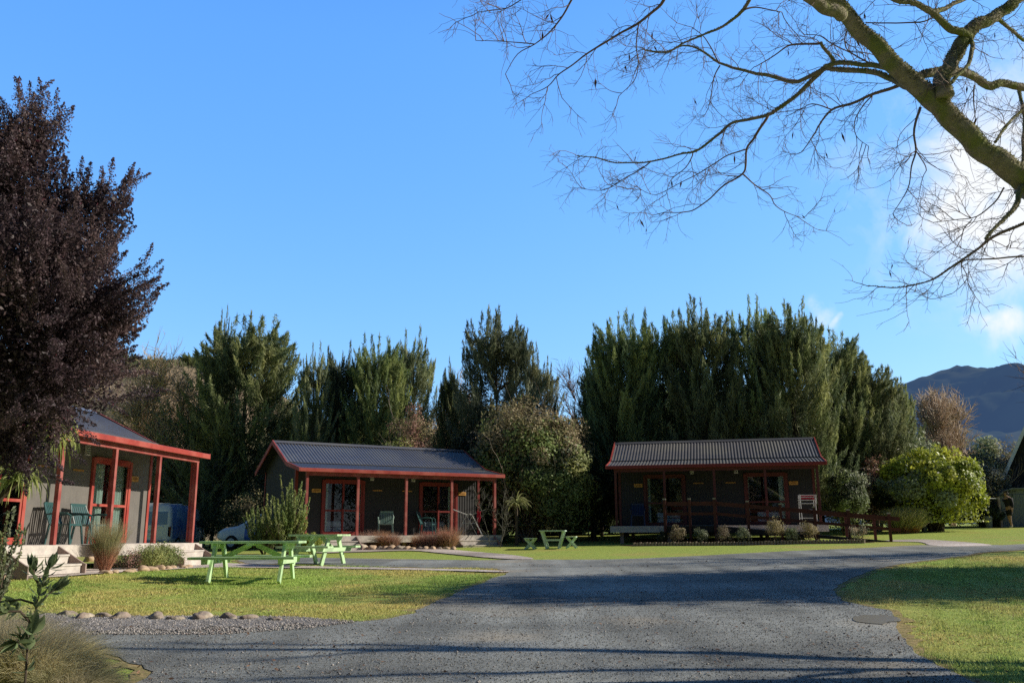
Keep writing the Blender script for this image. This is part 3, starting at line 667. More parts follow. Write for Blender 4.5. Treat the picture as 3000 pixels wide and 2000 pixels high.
    # --- steps
    for (x0, x1) in extra.get('steps', ((.1, BAY-.05), (3*BAY+.05, LEN-.1))):
        st = empty('steps', (0, 0, 0)); st.parent = root
        nst = 3; rise = H0/nst; run = .27
        for k in range(1, nst):
            z = H0-k*rise; y1 = -.185-(k-1)*run
            mb = MB(); mb.box(x0+.045, x1-.045, y1-run, y1-.002, z-.035, z); mb.box(x0+.045, x1-.045, y1-run-.001+.02, y1-run+.045, z-rise+.002, z-.036); mb.build('tread', M['timber'], st)
        yb = -.185-(nst-1)*run
        for x in (x0, x1-.04):
            mb = MB(); mb.prism([(-.188, H0-.02), (-.188, -.1), (yb-.07, -.1), (yb-.07, rise*.95), (yb-.02, rise*1.05)], 'x', x, x+.04); mb.build('stringer', M['timberdk'], st)
    # --- sliding doors
    for di, (x0, x1) in enumerate((D1, D2)):
        d = empty('door', (0, 0, 0)); d.parent = root
        mid = (x0+x1)/2; y0 = DV-.045
        mb = MB(); fw = .065; q = H0+.012
        mb.box(x0-.03, x0+fw, y0-.02, y0+.07, q, H0+DH); mb.box(x1-fw, x1+.03, y0-.02, y0+.07, q, H0+DH)
        mb.box(x0+fw, x1-fw, y0-.02, y0+.07, H0+DH-fw, H0+DH+.02); mb.box(x0+fw, x1-fw, y0-.02, y0+.07, q, q+.07)
        mb.build('frame', RM, d)
        for (u0, u1, yy) in ((x0+fw+.002, mid+.02, y0+.035), (mid-.03, x1-fw-.002, y0+.0)):
            mb = MB(); f2 = .06; za, zb = q+.072, H0+DH-fw-.002
            mb.box(u0, u0+f2, yy, yy+.03, za, zb); mb.box(u1-f2, u1, yy, yy+.03, za, zb)
            for zc in (za, H0+.86, zb-f2): mb.box(u0+f2, u1-f2, yy, yy+.03, zc, zc+f2)
            sash = mb.build('sash', RM, d)
            mb = MB(); mb.box(u0+f2, u1-f2, yy+.012, yy+.018, za+f2, H0+.86); mb.build('pane', M['glass'], sash)
            mb = MB(); mb.box(u0+f2, u1-f2, yy+.012, yy+.018, H0+.86+f2, zb-f2); mb.build('pane', M['glass'], sash)
        mb = MB(); mb.box(mid-.02, mid+.02, y0-.045, y0-.002, H0+.95, H0+1.15); mb.build('handle', M['blackrub'], d)
        # curtains
        for (c0, c1) in extra['curt'][di]:
            ss = np.linspace(x0+(x1-x0)*c0, x0+(x1-x0)*c1, max(8, int((c1-c0)*90))); yy = DV+.09+.025*np.sin((ss-x0)*2*np.pi/.11)+.01*np.sin(ss*31)
            nn = len(ss); V = np.concatenate([np.column_stack([ss, yy, np.full(nn, H0+.03)]), np.column_stack([ss, yy, np.full(nn, H0+DH-.02)])])
            i = np.arange(nn-1); npmesh('curtain', V, np.stack([i, i+1, i+1+nn, i+nn], 1), M['curtain'], d, smooth=True)
    # --- wall lights, signs, plaques
    for x in (2.88, LEN-2.88):
        mb = MB(); mb.box(x-.075, x+.075, DV-.08, DV-.012, H0+2.0, H0+2.24); l = mb.build('wall_light', M['light'], root, bevel=.01)
        mb = MB(); [mb.box(x-.08, x+.08, DV-.09, DV-.081, H0+2.03+k*.05, H0+2.045+k*.05) for k in range(4)]; mb.build('grille', M['dark'], l)
    for k, x in enumerate((.76, LEN-.76)):
        mb = MB(); mb.box(x-.17, x+.17, DV-.035, DV-.011, H0+1.52, H0+1.66); sg = mb.build('sign', M['sign'], root, bevel=.012)
        mb = MB(); rr = random.Random(seed*5+k); xx = x-.10
        while xx < x+.09:
            w_ = rr.uniform(.015, .03); mb.box(xx, xx+w_, DV-.0375, DV-.0352, H0+1.565, H0+1.615); xx += w_+.014
        mb.build('lettering', M['signtxt'], sg)
    for k, x in enumerate((3.12, LEN-3.12)):
        mb = MB(); rr = random.Random(seed*9+k); xx = x-.19
        while xx < x+.18:
            w_ = rr.uniform(.02, .035); mb.box(xx, xx+w_, DV-.024, DV-.011, H0+1.62, H0+1.66); xx += w_+.006
        mb.build('name_plaque', M['sign'], root)
    return root
def cab_loc(x, y, zd, a, n0=0): return (x-n0*BAY*math.cos(a), y-n0*BAY*math.sin(a), EYE+zd)
AL, AM, AR = 1.4379, .542, -.2213
LL = cab_loc(-8.997, 17.7526, -.128, AL, 1); LM = cab_loc(-7.079, 30.844, .047, AM); LR = cab_loc(3.987, 34.667, .359, AR)
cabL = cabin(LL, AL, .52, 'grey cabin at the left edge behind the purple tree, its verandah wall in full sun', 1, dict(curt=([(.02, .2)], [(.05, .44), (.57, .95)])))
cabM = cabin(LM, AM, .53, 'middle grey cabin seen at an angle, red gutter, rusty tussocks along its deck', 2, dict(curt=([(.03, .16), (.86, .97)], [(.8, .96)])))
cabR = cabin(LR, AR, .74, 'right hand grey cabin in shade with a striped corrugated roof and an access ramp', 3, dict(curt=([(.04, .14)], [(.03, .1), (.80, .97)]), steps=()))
def cl(cab, s, t, z=0):
    """point in cabin coordinates (z above deck) -> world"""
    loc, a = {'L': (LL, AL), 'M': (LM, AM), 'R': (LR, AR)}[cab]
    return Vector((loc[0]+s*math.cos(a)-t*math.sin(a), loc[1]+s*math.sin(a)+t*math.cos(a), loc[2]+z))
ANG = dict(L=AL, M=AM, R=AR)
# beds just inside the glass
def bed(cab, s, t, label):
    r = empty('bed', cl(cab, s, t), ANG[cab], label, 'bed', 'beds behind the glass doors')
    mb = MB(); mb.box(-.45, .45, 0, 1.9, .0, .3); mb.build('base', M['bed'], r, bevel=.02)
    mb = MB(); mb.box(-.46, .46, -.02, 1.92, .31, .52); mb.build('mattress', M['bed'], r, bevel=.05)
bed('M', 1.55, DV+.35, 'pale bed end showing behind the left glass door of the middle cabin')
bed('M', LEN-1.75, DV+.4, 'pale bed end showing behind the right glass door of the middle cabin')
bed('R', LEN-1.7, DV+.3, 'pale bed end showing behind the right glass door of the ramp cabin')
bed('R', 1.9, DV+.3, 'pale bed end showing behind the left glass door of the ramp cabin')

# ------------------------------------------------------------------ plastic chairs
def chair_proto(m):
    r = empty('plastic_chair', (0, 0, 0))
    mb = MB()
    for k in range(7): mb.box(-.22+k*.064, -.22+k*.064+.05, -.22, .2, .405, .42)
    mb.box(-.235, .235, -.245, -.2, .385, .425); mb.box(-.235, .235, .18, .225, .385, .425); mb.build('seat', m, r, bevel=.005)
    mb = MB(); tl = .32
    for k in range(7):
        x = -.2+k*.063; mb.beam((x+.022, .2, .43), (x*1.05+.024, .2+tl*.5, .83), .045, .012, up=(0, 1, 0))
    mb.beam((-.23, .36, .85), (.25, .36, .85), .02, .06); mb.tube([(-.24, .2, .42), (-.25, .3, .68), (-.22, .37, .86)], .017, 6); mb.tube([(.25, .2, .42), (.26, .3, .68), (.23, .37, .86)], .017, 6)
    mb.build('backrest', m, r)
    for sx in (-1, 1):
        mb = MB(); mb.tube([(sx*.27, .27, .62), (sx*.285, .05, .645), (sx*.28, -.18, .635), (sx*.265, -.25, .59), (sx*.26, -.24, .42)], [.018, .024, .026, .022, .018], 6); mb.build('armrest', m, r)
        for sy, yy in ((-1, -.23), (1, .2)):
            mb = MB(); mb.beam((sx*.24, yy, .41), (sx*.265, yy+sy*.05, 0), .045, .03, up=(0, 1, 0)); mb.build('leg', m, r)
    return r
def put(o, loc, rz, label, cat, group=None):
    o.location = loc; o.rotation_euler = (0, 0, rz); return tag(o, label, cat, group)
GC = 'plastic chairs on the verandahs'
c1 = chair_proto(M['plgreen']); put(c1, cl('L', 3.25, .72), AL+.1, 'dark green slatted plastic chair by the verandah post near the left steps', 'chair', GC)
c2 = copy_tree(c1); put(c2, cl('L', 4.12, .70), AL-.12, 'dark green slatted plastic chair nearer the curtained door, behind the tall tussock', 'chair', GC)
c3 = chair_proto(M['plpale']); put(c3, cl('M', 3.22, .62), AM+.05-.5, 'pale grey green plastic chair facing out on the middle cabin deck', 'chair', GC)
c4 = copy_tree(c1); put(c4, cl('M', 5.0-.95+.9, .75), AM+.9, 'dark green plastic chair turned sideways by the red post of the middle cabin', 'chair', GC)
c5 = chair_proto(M['plblue']); put(c5, cl('R', .75, .65), AR+.1, 'navy blue plastic chair in the dark left corner of the ramp cabin deck', 'chair', GC)

# ------------------------------------------------------------------ clothes airers
def airer_x(loc, rz, label):
    r = empty('clothes_airer', loc, rz, label, 'clothes airer', 'white wire clothes airers'); w = .011
    mb = MB()
    for y in (-.25, .25):
        mb.tube([(-.5, y, 0), (.0-.12, y, .74), (0, y, .80), (.12, y, .74), (.5, y, 0)], w, 6)
    mb.tube([(-.28, -.25, 0), (.12, -.25, .74)], w, 6); mb.tube([(.28, -.25, 0), (-.12, -.25, .74)], w, 6)
    for x, z in ((-.5, .02), (.5, .02), (-.3, .36), (.3, .36), (0, .8)): mb.tube([(x, -.25, z), (x, .25, z)], w*.8, 5)
    mb.tube([(-.28, -.25, .44), (.28, -.25, .44)], w, 6); mb.build('frame', M['wire'], r)
    for sx in (-1, 1):
        mb = MB()
        for y in (-.25, .25): mb.tube([(sx*.08, y, .76), (sx*.62, y, .96)], w*.8, 5)
        for k in range(5): x = sx*(.14+k*.115); mb.tube([(x, -.25, .783+k*.043), (x, .25, .783+k*.043)], w*.6, 5)
        mb.tube([(sx*.36, -.25, .87), (sx*.28, -.25, .44)], w*.6, 5)
        mb.build('wing', M['wire'], r)
    return r
airer_x(cl('M', 3.52*BAY, .38), AM-.45, 'winged white wire clothes airer at the right end of the middle cabin deck')
p = cl('M', 3.52*BAY, .38)
mb = MB(); X_ = Matrix.Translation(p) @ Matrix.Rotation(AM-.45, 4, 'Z')
for k in range(5):
    z0 = .88-.07*k
    mb.box(.27+.012*(k % 2), .42-.01*(k % 3), -.285+.012*k, -.262+.012*k, z0-.08-(.03 if k == 4 else 0), z0, X=X_)
tag(mb.build('hanging_cloth', M['redcloth'], bevel=.01), 'red cloth hanging on the right wing of the winged airer', 'cloth')
r = empty('clothes_airer', cl('R', 3.78*BAY, .25), AR+.15, 'upright white wire clothes rack at the right end of the ramp cabin deck', 'clothes airer', 'white wire clothes airers')
mb = MB()
for y in (-.2, .2):
    for x in (-.27, .27): mb.tube([(x, y*(1 if True else 0), 0), (x, y*.5, 1.08)], .013, 6)
    for z in (.25, .55): mb.tube([(-.27, y*.8, z), (.27, y*.8, z)], .010, 5)
mb.build('frame', M['wire'], r)
mb = MB()
for z in (.78, .90, 1.0, 1.08):
    mb.tube([(-.3, -.16, z), (.3, -.16, z)], .013, 5); mb.tube([(-.3, .16, z), (.3, .16, z)], .010, 5)
for x in (-.3, .3): mb.tube([(x, -.16, .76), (x, -.16, 1.1)], .012, 5); mb.tube([(x, -.16, 1.08), (x, .16, 1.08)], .010, 5)
mb.build('rack', M['wire'], r)
mb = MB(); mb.box(-.24, .22, -.145, -.12, .90, 1.06, X=Matrix.Translation(cl('R', 3.78*BAY, .25)) @ Matrix.Rotation(AR+.15, 4, 'Z')); tag(mb.build('hanging_cloth', M['redcloth'], bevel=.01), 'red cloth draped over the upright white rack', 'cloth')

# ------------------------------------------------------------------ ramp of the right cabin
def s_on(pxx, t, z):
    """cabin R coordinate s whose point (s,t) projects to image column pxx"""
    r = ray(pxx, 1540); best = 0
    lo, hi = -3, 14
    for k in range(50):
        m = (lo+hi)/2; q = cl('R', m, t, z)
        if q.x/q.y < r.x/r.y: lo = m
        else: hi = m
    return lo
ramp = empty('access_ramp', (LR[0], LR[1], LR[2]), AR, 'dark red timber access ramp with post and rail handrail along the right cabin', 'ramp')
T0, T1 = -1.55, -.25
colx = [1949, 2022.6, 2096, 2193, 2289, 2388, 2486.6, 2605]
ss = [s_on(c, T0, 0) for c in colx]; sflat, send = ss[2], ss[7]
def gzl(s, t): q = cl('R', s, t, 0); return G(q.x, q.y)-LR[2]
zend = gzl(send, T0)+.03
zr = lambda s: 0 if s < sflat else (s-sflat)/(send-sflat)*zend
mb = MB()
mb.box(ss[0]-.05, sflat, T0, T1+.05, -.05, -.012)
mb.prism([(sflat+.002, -.012), (send, zend), (send, zend-.05), (sflat+.002, -.06)], 'y', T0, T1)
mb.build('walkway', M['timber'], ramp)
mb = MB()
for t in (T0-.02,):
    mb.prism([(ss[0]-.05, -.02), (sflat, -.02), (send, zend-.01), (send, zend-.06), (sflat, -.25), (ss[0]-.05, -.25)], 'y', t-.03, t+.018)
mb.build('side_board', M['dark'], ramp)
for k, s_ in enumerate(ss):
    zt = zr(s_)+.88+.02
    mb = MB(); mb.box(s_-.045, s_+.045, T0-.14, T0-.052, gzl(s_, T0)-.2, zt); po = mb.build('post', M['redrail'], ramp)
    mb = MB(); mb.box(s_-.055, s_+.055, T0-.15, T0-.042, zt+.002, zt+.05); mb.build('post_cap', M['concrete'], po)
for (a_, b_) in ((ss[0], sflat), (sflat, send+.35)):
    for dz_, hh in ((.76, .14), (.40, .10)):
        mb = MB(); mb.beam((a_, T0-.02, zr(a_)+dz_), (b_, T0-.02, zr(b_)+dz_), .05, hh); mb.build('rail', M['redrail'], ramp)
s2 = [ss[6]+.1, ss[7]-.25]
for s_ in s2:
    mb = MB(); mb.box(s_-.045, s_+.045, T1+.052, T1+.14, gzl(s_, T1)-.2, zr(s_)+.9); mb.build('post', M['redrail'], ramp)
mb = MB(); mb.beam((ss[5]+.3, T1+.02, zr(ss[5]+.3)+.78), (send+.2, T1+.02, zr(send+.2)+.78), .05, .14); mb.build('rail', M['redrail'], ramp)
# log-roll edging of the garden bed in front of it
edge = empty('garden_edging', (LR[0], LR[1], LR[2]), AR, 'low edging of upright round logs along the garden bed before the ramp cabin', 'edging')
mb = MB(); s_ = .9
while s_ < send-1.0:
    t = T0-1.35+.25*math.sin((s_-2)*.35); g = gzl(s_, t); mb.tube([(s_, t, g-.1), (s_, t, g+.13+random.uniform(-.015, .015))], .045, 7); s_ += .105
mb.build('logs', M['timberdk'], edge, smooth=False)
mb = MB(); mb.box(.6, send-1, T0-1.25, T0-.3, 0, .001)
# bark mulch bed
mul = [cl('R', s_, T0-1.33+.25*math.sin((s_-2)*.35)) for s_ in np.arange(.9, send-1, .4)]+[cl('R', send-1, T0-.3), cl('R', .9, T0-.3)]
sheet('garden_soil', mul, mat('bark_mulch', (.13, .08, .05), (.07, .045, .03), 20, 1, .1, .5), .02, .3)
GS = 'small shrubs in the bed along the ramp'
rs = [(1938, 'dk', .55), (1985, 'br', .75), (2055, 'gr', .62), (2120, 'br', .72), (2175, 'gr', .68), (2272, 'br', .95), (2318, 'gr', .62), (2368, 'br', .8)]
ordn = ['first', 'second', 'third', 'fourth', 'fifth', 'sixth', 'seventh', 'eighth', 'ninth', 'tenth', 'eleventh', 'twelfth', 'thirteenth', 'fourteenth', 'fifteenth']
for k, (cx, kd, h) in enumerate(rs):
    s_ = s_on(cx, T0-.75, 0); q = cl('R', s_, T0-.75); q.z = G(q.x, q.y)
    mm = dict(dk=M['leafd'], br=M['brownf'], gr=M['leafp'])[kd]; wd = dict(dk='dark leaved', br='brownish twiggy', gr='pale green')[kd]
    leafy('shrub', q, (h*.42, h*.4, h*.52), 1500, (.06, .022), [mm], '%s low shrub, %s from the left in the bed along the ramp' % (wd, ordn[k]), 300+k, group=GS, clumps=14, updir=.9, jit=.4)
leafy('shrub', gp(2520, 1588), (.42, .4, .32), 1600, (.05, .02), [M['leafp'], M['tan']], 'small pale straggly shrub at the corner of the ramp bed', 320, clumps=14, updir=.8, mix=1)

# ------------------------------------------------------------------ picnic tables
def picnic(m, L_=1.84):
    r = empty('picnic_table', (0, 0, 0)); h = .74
    mb = MB()
    for k in range(5): mb.box(-L_/2, L_/2, -.36+k*.146, -.36+k*.146+.136, h-.045, h)
    mb.box(-.05, .05, -.34, .34, h-.085, h-.0385)
    mb.build('tabletop', m, r, bevel=.004)
    for sy in (-1, 1):
        mb = MB(); 
        for k in range(2): y0 = sy*.74-.14+k*.145; mb.box(-L_/2-.03, L_/2+.03, y0, y0+.135, .415, .463)
        mb.build('bench', m, r, bevel=.004)
    for sx in (-1, 1):
        x = sx*(L_/2-.28)
        for sy in (-1, 1):
            mb = MB(); mb.beam((x, sy*.22, h-.04), (x, sy*.60, 0), .05, .125, up=(0, 1, 0)); mb.build('leg', m, r)
        mb = MB(); mb.prism([(-.35, h-.04), (.35, h-.04), (.31, h-.14), (-.31, h-.14)], 'x', x+sx*.024, x+sx*.066); mb.build('crossbeam', m, r)
        mb = MB(); mb.prism([(-.87, .424), (.87, .424), (.85, .33), (-.85, .33)], 'x', x+sx*.024, x+sx*.066); mb.build('crossbeam', m, r)
        mb = MB(); mb.beam((x-sx*.02, 0, .40), (sx*.06, 0, h-.07), .04, .09); mb.build('brace', m, r)
    return r
feet = [gp(579.6, 1707), gp(676.5, 1691.8), gp(802.8, 1712), gp(884.4, 1694)]
cn = sum(feet, Vector())/4; dx = (feet[2]+feet[3]-feet[0]-feet[1]); a1 = math.atan2(dx.y, dx.x)
GT = 'lime green picnic tables on the lawn'
t1 = picnic(M['ptable']); put(t1, Vector((cn.x, cn.y, G(cn.x, cn.y)-.005)), a1, 'nearer lime green picnic table standing on the front lawn', 'picnic table', GT)
t2 = picnic(M['ptable'], 1.32)
put(t2, Vector((-4.76, 22.35, G(-4.8, 22.3))), R_(-16), 'farther lime green picnic table behind the first, before the middle cabin', 'picnic table', GT)
# third set: small table with two separate x-legged benches, seen end on
def xbench(w, l, h, name):
    r = empty(name, (0, 0, 0)); mb = MB()
    for k in range(3): mb.box(-w/2+k*w/3, -w/2+(k+1)*w/3-.01, -l/2, l/2, h-.035, h)
    mb.build('tabletop' if w > .5 else 'seat', M['ptable2'], r)
    for y in (-l/2+.15, l/2-.15):
        for sx in (-1, 1):
            mb = MB(); yy = y+sx*.022
            if w > .5: mb.beam((sx*w*.42, yy, h-.036), (sx*w*.22, yy, 0), .04, .07, up=(1, 0, 0))
            else: mb.beam((sx*w*.42, yy, h-.036), (-sx*w*.48, yy, 0), .04, .06, up=(1, 0, 0))
            mb.build('leg', M['ptable2'], r)
    if w > .5:
        mb = MB(); mb.box(-w*.30, w*.30, -l/2+.13, -l/2+.17, h*.42, h*.42+.06); mb.build('crossbeam', M['ptable2'], r)
    return r
Yt = 31.5
for (cx, w, l, h, nm, lb) in ((1621, .90, 1.1, .62, 'garden_table', 'small faded mint garden table between two low benches before the dark bushes'), (1555, .36, 1.1, .38, 'garden_bench', 'low faded mint bench with crossed legs left of the small garden table'), (1675, .36, 1.1, .40, 'garden_bench', 'low faded mint bench with crossed legs right of the small garden table')):
    q = at(cx, 1590, Yt); o_ = xbench(w, l, h, nm); put(o_, Vector((q.x, Yt, G(q.x, Yt))), -.12, lb, 'table' if w > .5 else 'bench', None if w > .5 else 'low benches beside the small garden table')

# ------------------------------------------------------------------ van and car
def superring(w, zb, zt, n=28, e=3.6, tum=.0):
    pts = []
    for k in range(n):
        t = 2*math.pi*(k+.5)/n; c_, s_ = math.cos(t), math.sin(t)
        x = abs(c_)**(2/e)*math.copysign(1, c_); z = abs(s_)**(2/e)*math.copysign(1, s_)
        zz = (zb+zt)/2+z*(zt-zb)/2; u = (zz-zb)/(zt-zb)
        pts.append((x*w/2*(1-tum*max(0, u-.45)/.55), zz))
    return pts
def body_loft(stations, mats, parent, matf=None, e=4.5, name='body'):
    V = []; n = 36
    for (y, w, zb, zt, tum) in stations: V += [(x, y, z) for x, z in superring(w, zb, zt, n, e, tum)]
    V = np.array(V); K = len(stations); Fc = []
    for k in range(K-1):
        i = np.arange(n); j = (i+1) % n; Fc.append(np.stack([k*n+i, k*n+j, (k+1)*n+j, (k+1)*n+i], 1))
    Fc = np.concatenate(Fc); me_v = V
    me = bpy.data.meshes.new(name); faces = [tuple(f) for f in Fc]+[tuple(range(n))[::-1], tuple((K-1)*n+k for k in range(n))]
    me.from_pydata([tuple(v) for v in V], [], faces)
    for m in mats: me.materials.append(m)
    for p_ in me.polygons:
        p_.use_smooth = True
        if matf: p_.material_index = matf(p_.center, p_.normal)
    o = bpy.data.objects.new(name, me); link(o, parent); return o
def wheel(x, y, rad, parent, w=.2):
    mb = MB(); n = 20
    mb.tube([(x-w/2, y, rad), (x-w/2+.02, y, rad), (x+w/2-.02, y, rad), (x+w/2, y, rad)], [rad*.93, rad, rad, rad*.93], n); o = mb.build('wheel', M['blackrub'], parent)
    s = 1 if x > 0 else -1
    mb = MB(); mb.tube([(x+s*(w/2-.01), y, rad), (x+s*(w/2+.012), y, rad)], rad*.6, 12); mb.build('rim', M['wire'], o)
mlivery = mat('blue_printed_livery', (.16, .33, .75), (.40, .60, .85), 1.6, .35, .5, var2=(.08, .18, .55), s2=.9)
mgreen = mat('green_tailgate_panel', (.05, .42, .26), (.08, .48, .28), 1.5, .35, .5)
vy = 40.0; q = at(500, 1580, vy); van = empty('parked_van', (q.x-.45, vy+1.2, G(q.x, vy)), R_(0), 'white high sided camper van with blue and green livery parked behind the left cabin', 'van')
def vmat(c, n):
    if c.y < -1.9 and n.y < -.5: return 2 if c.z < 1.05 and abs(c.x) < .62 else 0
    if -1.85 < c.y < .5 and abs(n.x) > .3 and c.z > .5: return 1
    return 0
body_loft([(-2.2, 1.5, .55, 1.6, .1), (-2.16, 1.62, .38, 1.98, .16), (-2.05, 1.68, .32, 2.0, .16), (-1.2, 1.7, .3, 2.02, .14), (0, 1.7, .3, 2.02, .14), (.8, 1.7, .3, 2.0, .14), (1.25, 1.69, .3, 1.95, .14), (1.6, 1.68, .3, 1.72, .14), (2.0, 1.66, .3, 1.25, .1), (2.25, 1.6, .34, 1.02, .06), (2.38, 1.45, .42, .9, .05)], [M['white'], mlivery, mgreen], van, vmat, e=9)
dkglass = mat('dark_tinted_glass', (.04, .06, .09), (.06, .09, .13), 1, .06, .8)
mb = MB(); mb.box(-.62, .62, -2.215, -2.185, 1.12, 1.68); mb.build('rear_window', mat('bluish_rear_window', (.18, .28, .5), (.26, .36, .58), 1.5, .1, .7), van, bevel=.02)
mb = MB(); mb.box(-.45, .45, -2.23, -2.2, 1.02, 1.09); mb.build('tailgate_handle', M['white'], van)
mb = MB(); mb.box(-.3, .05, -2.225, -2.195, .66, .78); mb.build('number_plate', M['white'], van)
mb = MB(); mb.box(-.55, -.0, -2.222, -2.198, .80, .90); mb.build('lettering', M['wire'], van)
mb = MB(); mb.box(-.78, .78, -2.3, -2.12, .3, .47); mb.build('bumper', mat('grey_bumper', (.3, .32, .35)), van, bevel=.03)
for sx in (-1, 1):
    mb = MB(); mb.box(sx*.73-.065, sx*.73+.065, -2.20, -2.10, .62, 1.05); mb.build('taillight', mat('dark_red_lens', (.16, .015, .015), None, 3, .2, .6), van, bevel=.015)
for (y0, y1, y2) in ((.92, 1.28, 1.36),):
    for sx in (-1, 1):
        xx = sx*.835
        mb = MB(); mb.add([(xx+sx*.012, .85, 1.10), (xx+sx*.012, 1.28, 1.08), (xx-sx*.095, 1.28, 1.62), (xx-sx*.10, .85, 1.66)], [(0, 1, 2, 3)]); mb.build('side_window', dkglass, van)
        mb = MB(); mb.add([(xx+sx*.012, 1.34, 1.07), (xx+sx*.008, 1.86, 1.05), (xx-sx*.06, 1.62, 1.48), (xx-sx*.095, 1.38, 1.60)], [(0, 1, 2, 3)]); mb.build('side_window', dkglass, van)
        mb = MB(); mb.box(sx*.93-.06, sx*.93+.06, 1.78, 1.86, 1.06, 1.26); mb.beam((sx*.84, 1.82, 1.1), (sx*.9, 1.82, 1.13), .03, .03); mb.build('mirror', M['blackrub'], van, bevel=.01)
        mb = MB(); mb.box(sx*.855-.012, sx*.855+.012, 1.0, 1.14, .92, .96); mb.build('door_handle', M['blackrub'], van)
        wheel(sx*.75, 1.72, .31, van); wheel(sx*.75, -1.4, .31, van)
mb = MB(); mb.tube([(-.6, -2.0, 2.03), (.6, -2.0, 2.03)], .025, 6); mb.tube([(-.6, -.5, 2.05), (.6, -.5, 2.05)], .025, 6); mb.build('roof_rack', M['wire'], van)
cy = 36.5; q = at(790, 1580, cy); car = empty('parked_car', (q.x, cy, G(q.x, cy)), R_(78), 'low blue and white car mostly hidden behind the olive shrub left of the middle cabin', 'car')
mblue = mat('blue_car_paint', (.06, .14, .5), (.08, .18, .58), 2, .3, .5)
body_loft([(-1.9, 1.3, .45, .9, .05), (-1.8, 1.5, .3, 1.0, .1), (-1.2, 1.58, .25, 1.15, .2), (-.6, 1.6, .25, 1.4, .25), (.2, 1.6, .25, 1.42, .25), (.7, 1.6, .25, 1.2, .2), (1.1, 1.58, .25, .95, .08), (1.7, 1.5, .28, .86, .05), (1.95, 1.3, .4, .72, .05)], [M['white'], mblue], car, lambda c, n: 1 if c.y < .6 and c.z < .95 else 0)
mb = MB(); mb.add([(-.62, 1.08, .98), (.62, 1.08, .98), (.52, .62, 1.27), (-.52, .62, 1.27)], [(0, 1, 2, 3)]); mb.build('windscreen', dkglass, car)
for sx in (-1, 1):
    mb = MB(); mb.add([(sx*.81, -1.0, .95), (sx*.81, .7, .95), (sx*.66, .3, 1.32), (sx*.66, -.7, 1.32)], [(0, 1, 2, 3)]); mb.build('side_window', dkglass, car)
    mb = MB(); mb.box(sx*.55-.12, sx*.55+.12, 1.86, 1.94, .55, .68); mb.build('headlight', M['light'], car, bevel=.02)
    for yy in (-1.25, 1.25): wheel(sx*.72, yy, .28, car, .18)

# ------------------------------------------------------------------ right edge: shed, clothesline, bin, person
sy = 47.0; q = at(3030, 1560, sy); zg = G(q.x, sy)
shed = empty('shed', (q.x, sy, zg), 0, 'dark gabled shed with a white barge board cut off by the right edge', 'shed')
pA, pB = at(2954, 1428, sy-.5), at(3010, 1278, sy-.5)
xa, xb = pA.x-q.x, pB.x-q.x; za, zb2 = pA.z-zg, pB.z-zg; sl = (zb2-za)/(xb-xa)
xr = xa+2.8; 
mb = MB(); mb.prism([(xa+.25, 0), (xa+.25, za+.25*sl-.1), (xr, za+2.8*sl-.1), (xr+2.6, za+.2*sl), (xr+2.6, 0)], 'y', 0, 6); mb.build('wall', M['dark'], shed)
mb = MB(); mb.beam((xa, -.55, za), (xr, -.55, za+2.8*sl), .05, .16); mb.beam((xr, -.55, za+2.8*sl), (xr+2.8, -.55, za), .05, .16); mb.build('barge_board', M['white'], shed)
mb = MB(); mb.prism([(xa, za+.02), (xr, za+2.8*sl+.02), (xr+2.8, za+.02), (xr+2.8, za+.1), (xr, za+2.8*sl+.12), (xa, za+.1)], 'y', -.5, 6.2); mb.build('roof', M['roof'], shed); shed.rotation_euler = (0, 0, R_(-33))
q2 = at(2985, 1560, sy-2.2); lt = empty('lean_to', (q2.x, sy-2.2, G(q2.x, sy-2.2)), 0, 'low grey corrugated iron store with rounded roof behind the walking person', 'shed')
ww = 1.9; hh = at(2960, 1430, sy-2.2).z-G(q2.x, sy-2.2)
x0_ = at(2932, 1500, sy-2.2).x-q2.x
ss_, wv = corr(x0_, x0_+3.2, .11, .02, 4); n_ = len(ss_)
V = np.concatenate([np.column_stack([ss_, wv, np.zeros(n_)]), np.column_stack([ss_, wv, np.full(n_, hh-.3)])]); i = np.arange(n_-1)
npmesh('wall', V, np.stack([i, i+1, i+1+n_, i+n_], 1), M['tin'], lt)
mb = MB(); mb.prism([(x0_, 0), (x0_, hh-.4), (x0_+.15, hh-.2), (x0_+.6, hh-.03), (x0_+3.2, hh), (x0_+3.2, 0)], 'y', .05, 1.6); mb.build('side', M['tin'], lt)
mb = MB(); mb.prism([(x0_-.1, hh-.36), (x0_+.1, hh-.14), (x0_+.55, hh+.01), (x0_+3.3, hh+.04), (x0_+3.3, hh-.0), (x0_+.6, hh-.04), (x0_+.15, hh-.2)], 'y', -.25, 1.7); mb.build('roof', M['tin'], lt)
mb = MB(); mb.box(x0_+1.35, x0_+2.1, -.06, -.03, .1, 1.25); mb.build('door', mat('cream_board', (.5, .42, .3)), lt)
q = at(2900, 1560, 44.0); bn = empty('rubbish_bin', (q.x, 44, G(q.x, 44)), 0, 'small grey plastic bin in the shade left of the walking person', 'bin')
mb = MB(); mb.tube([(0, 0, 0), (0, 0, .5)], [.14, .18], 14); mb.build('bin_body', mat('grey_plastic', (.2, .23, .25)), bn); mb = MB(); mb.tube([(0, 0, .502), (0, 0, .55)], [.19, .16], 14); mb.build('lid', mat('pale_grey_plastic', (.35, .38, .4)), bn)
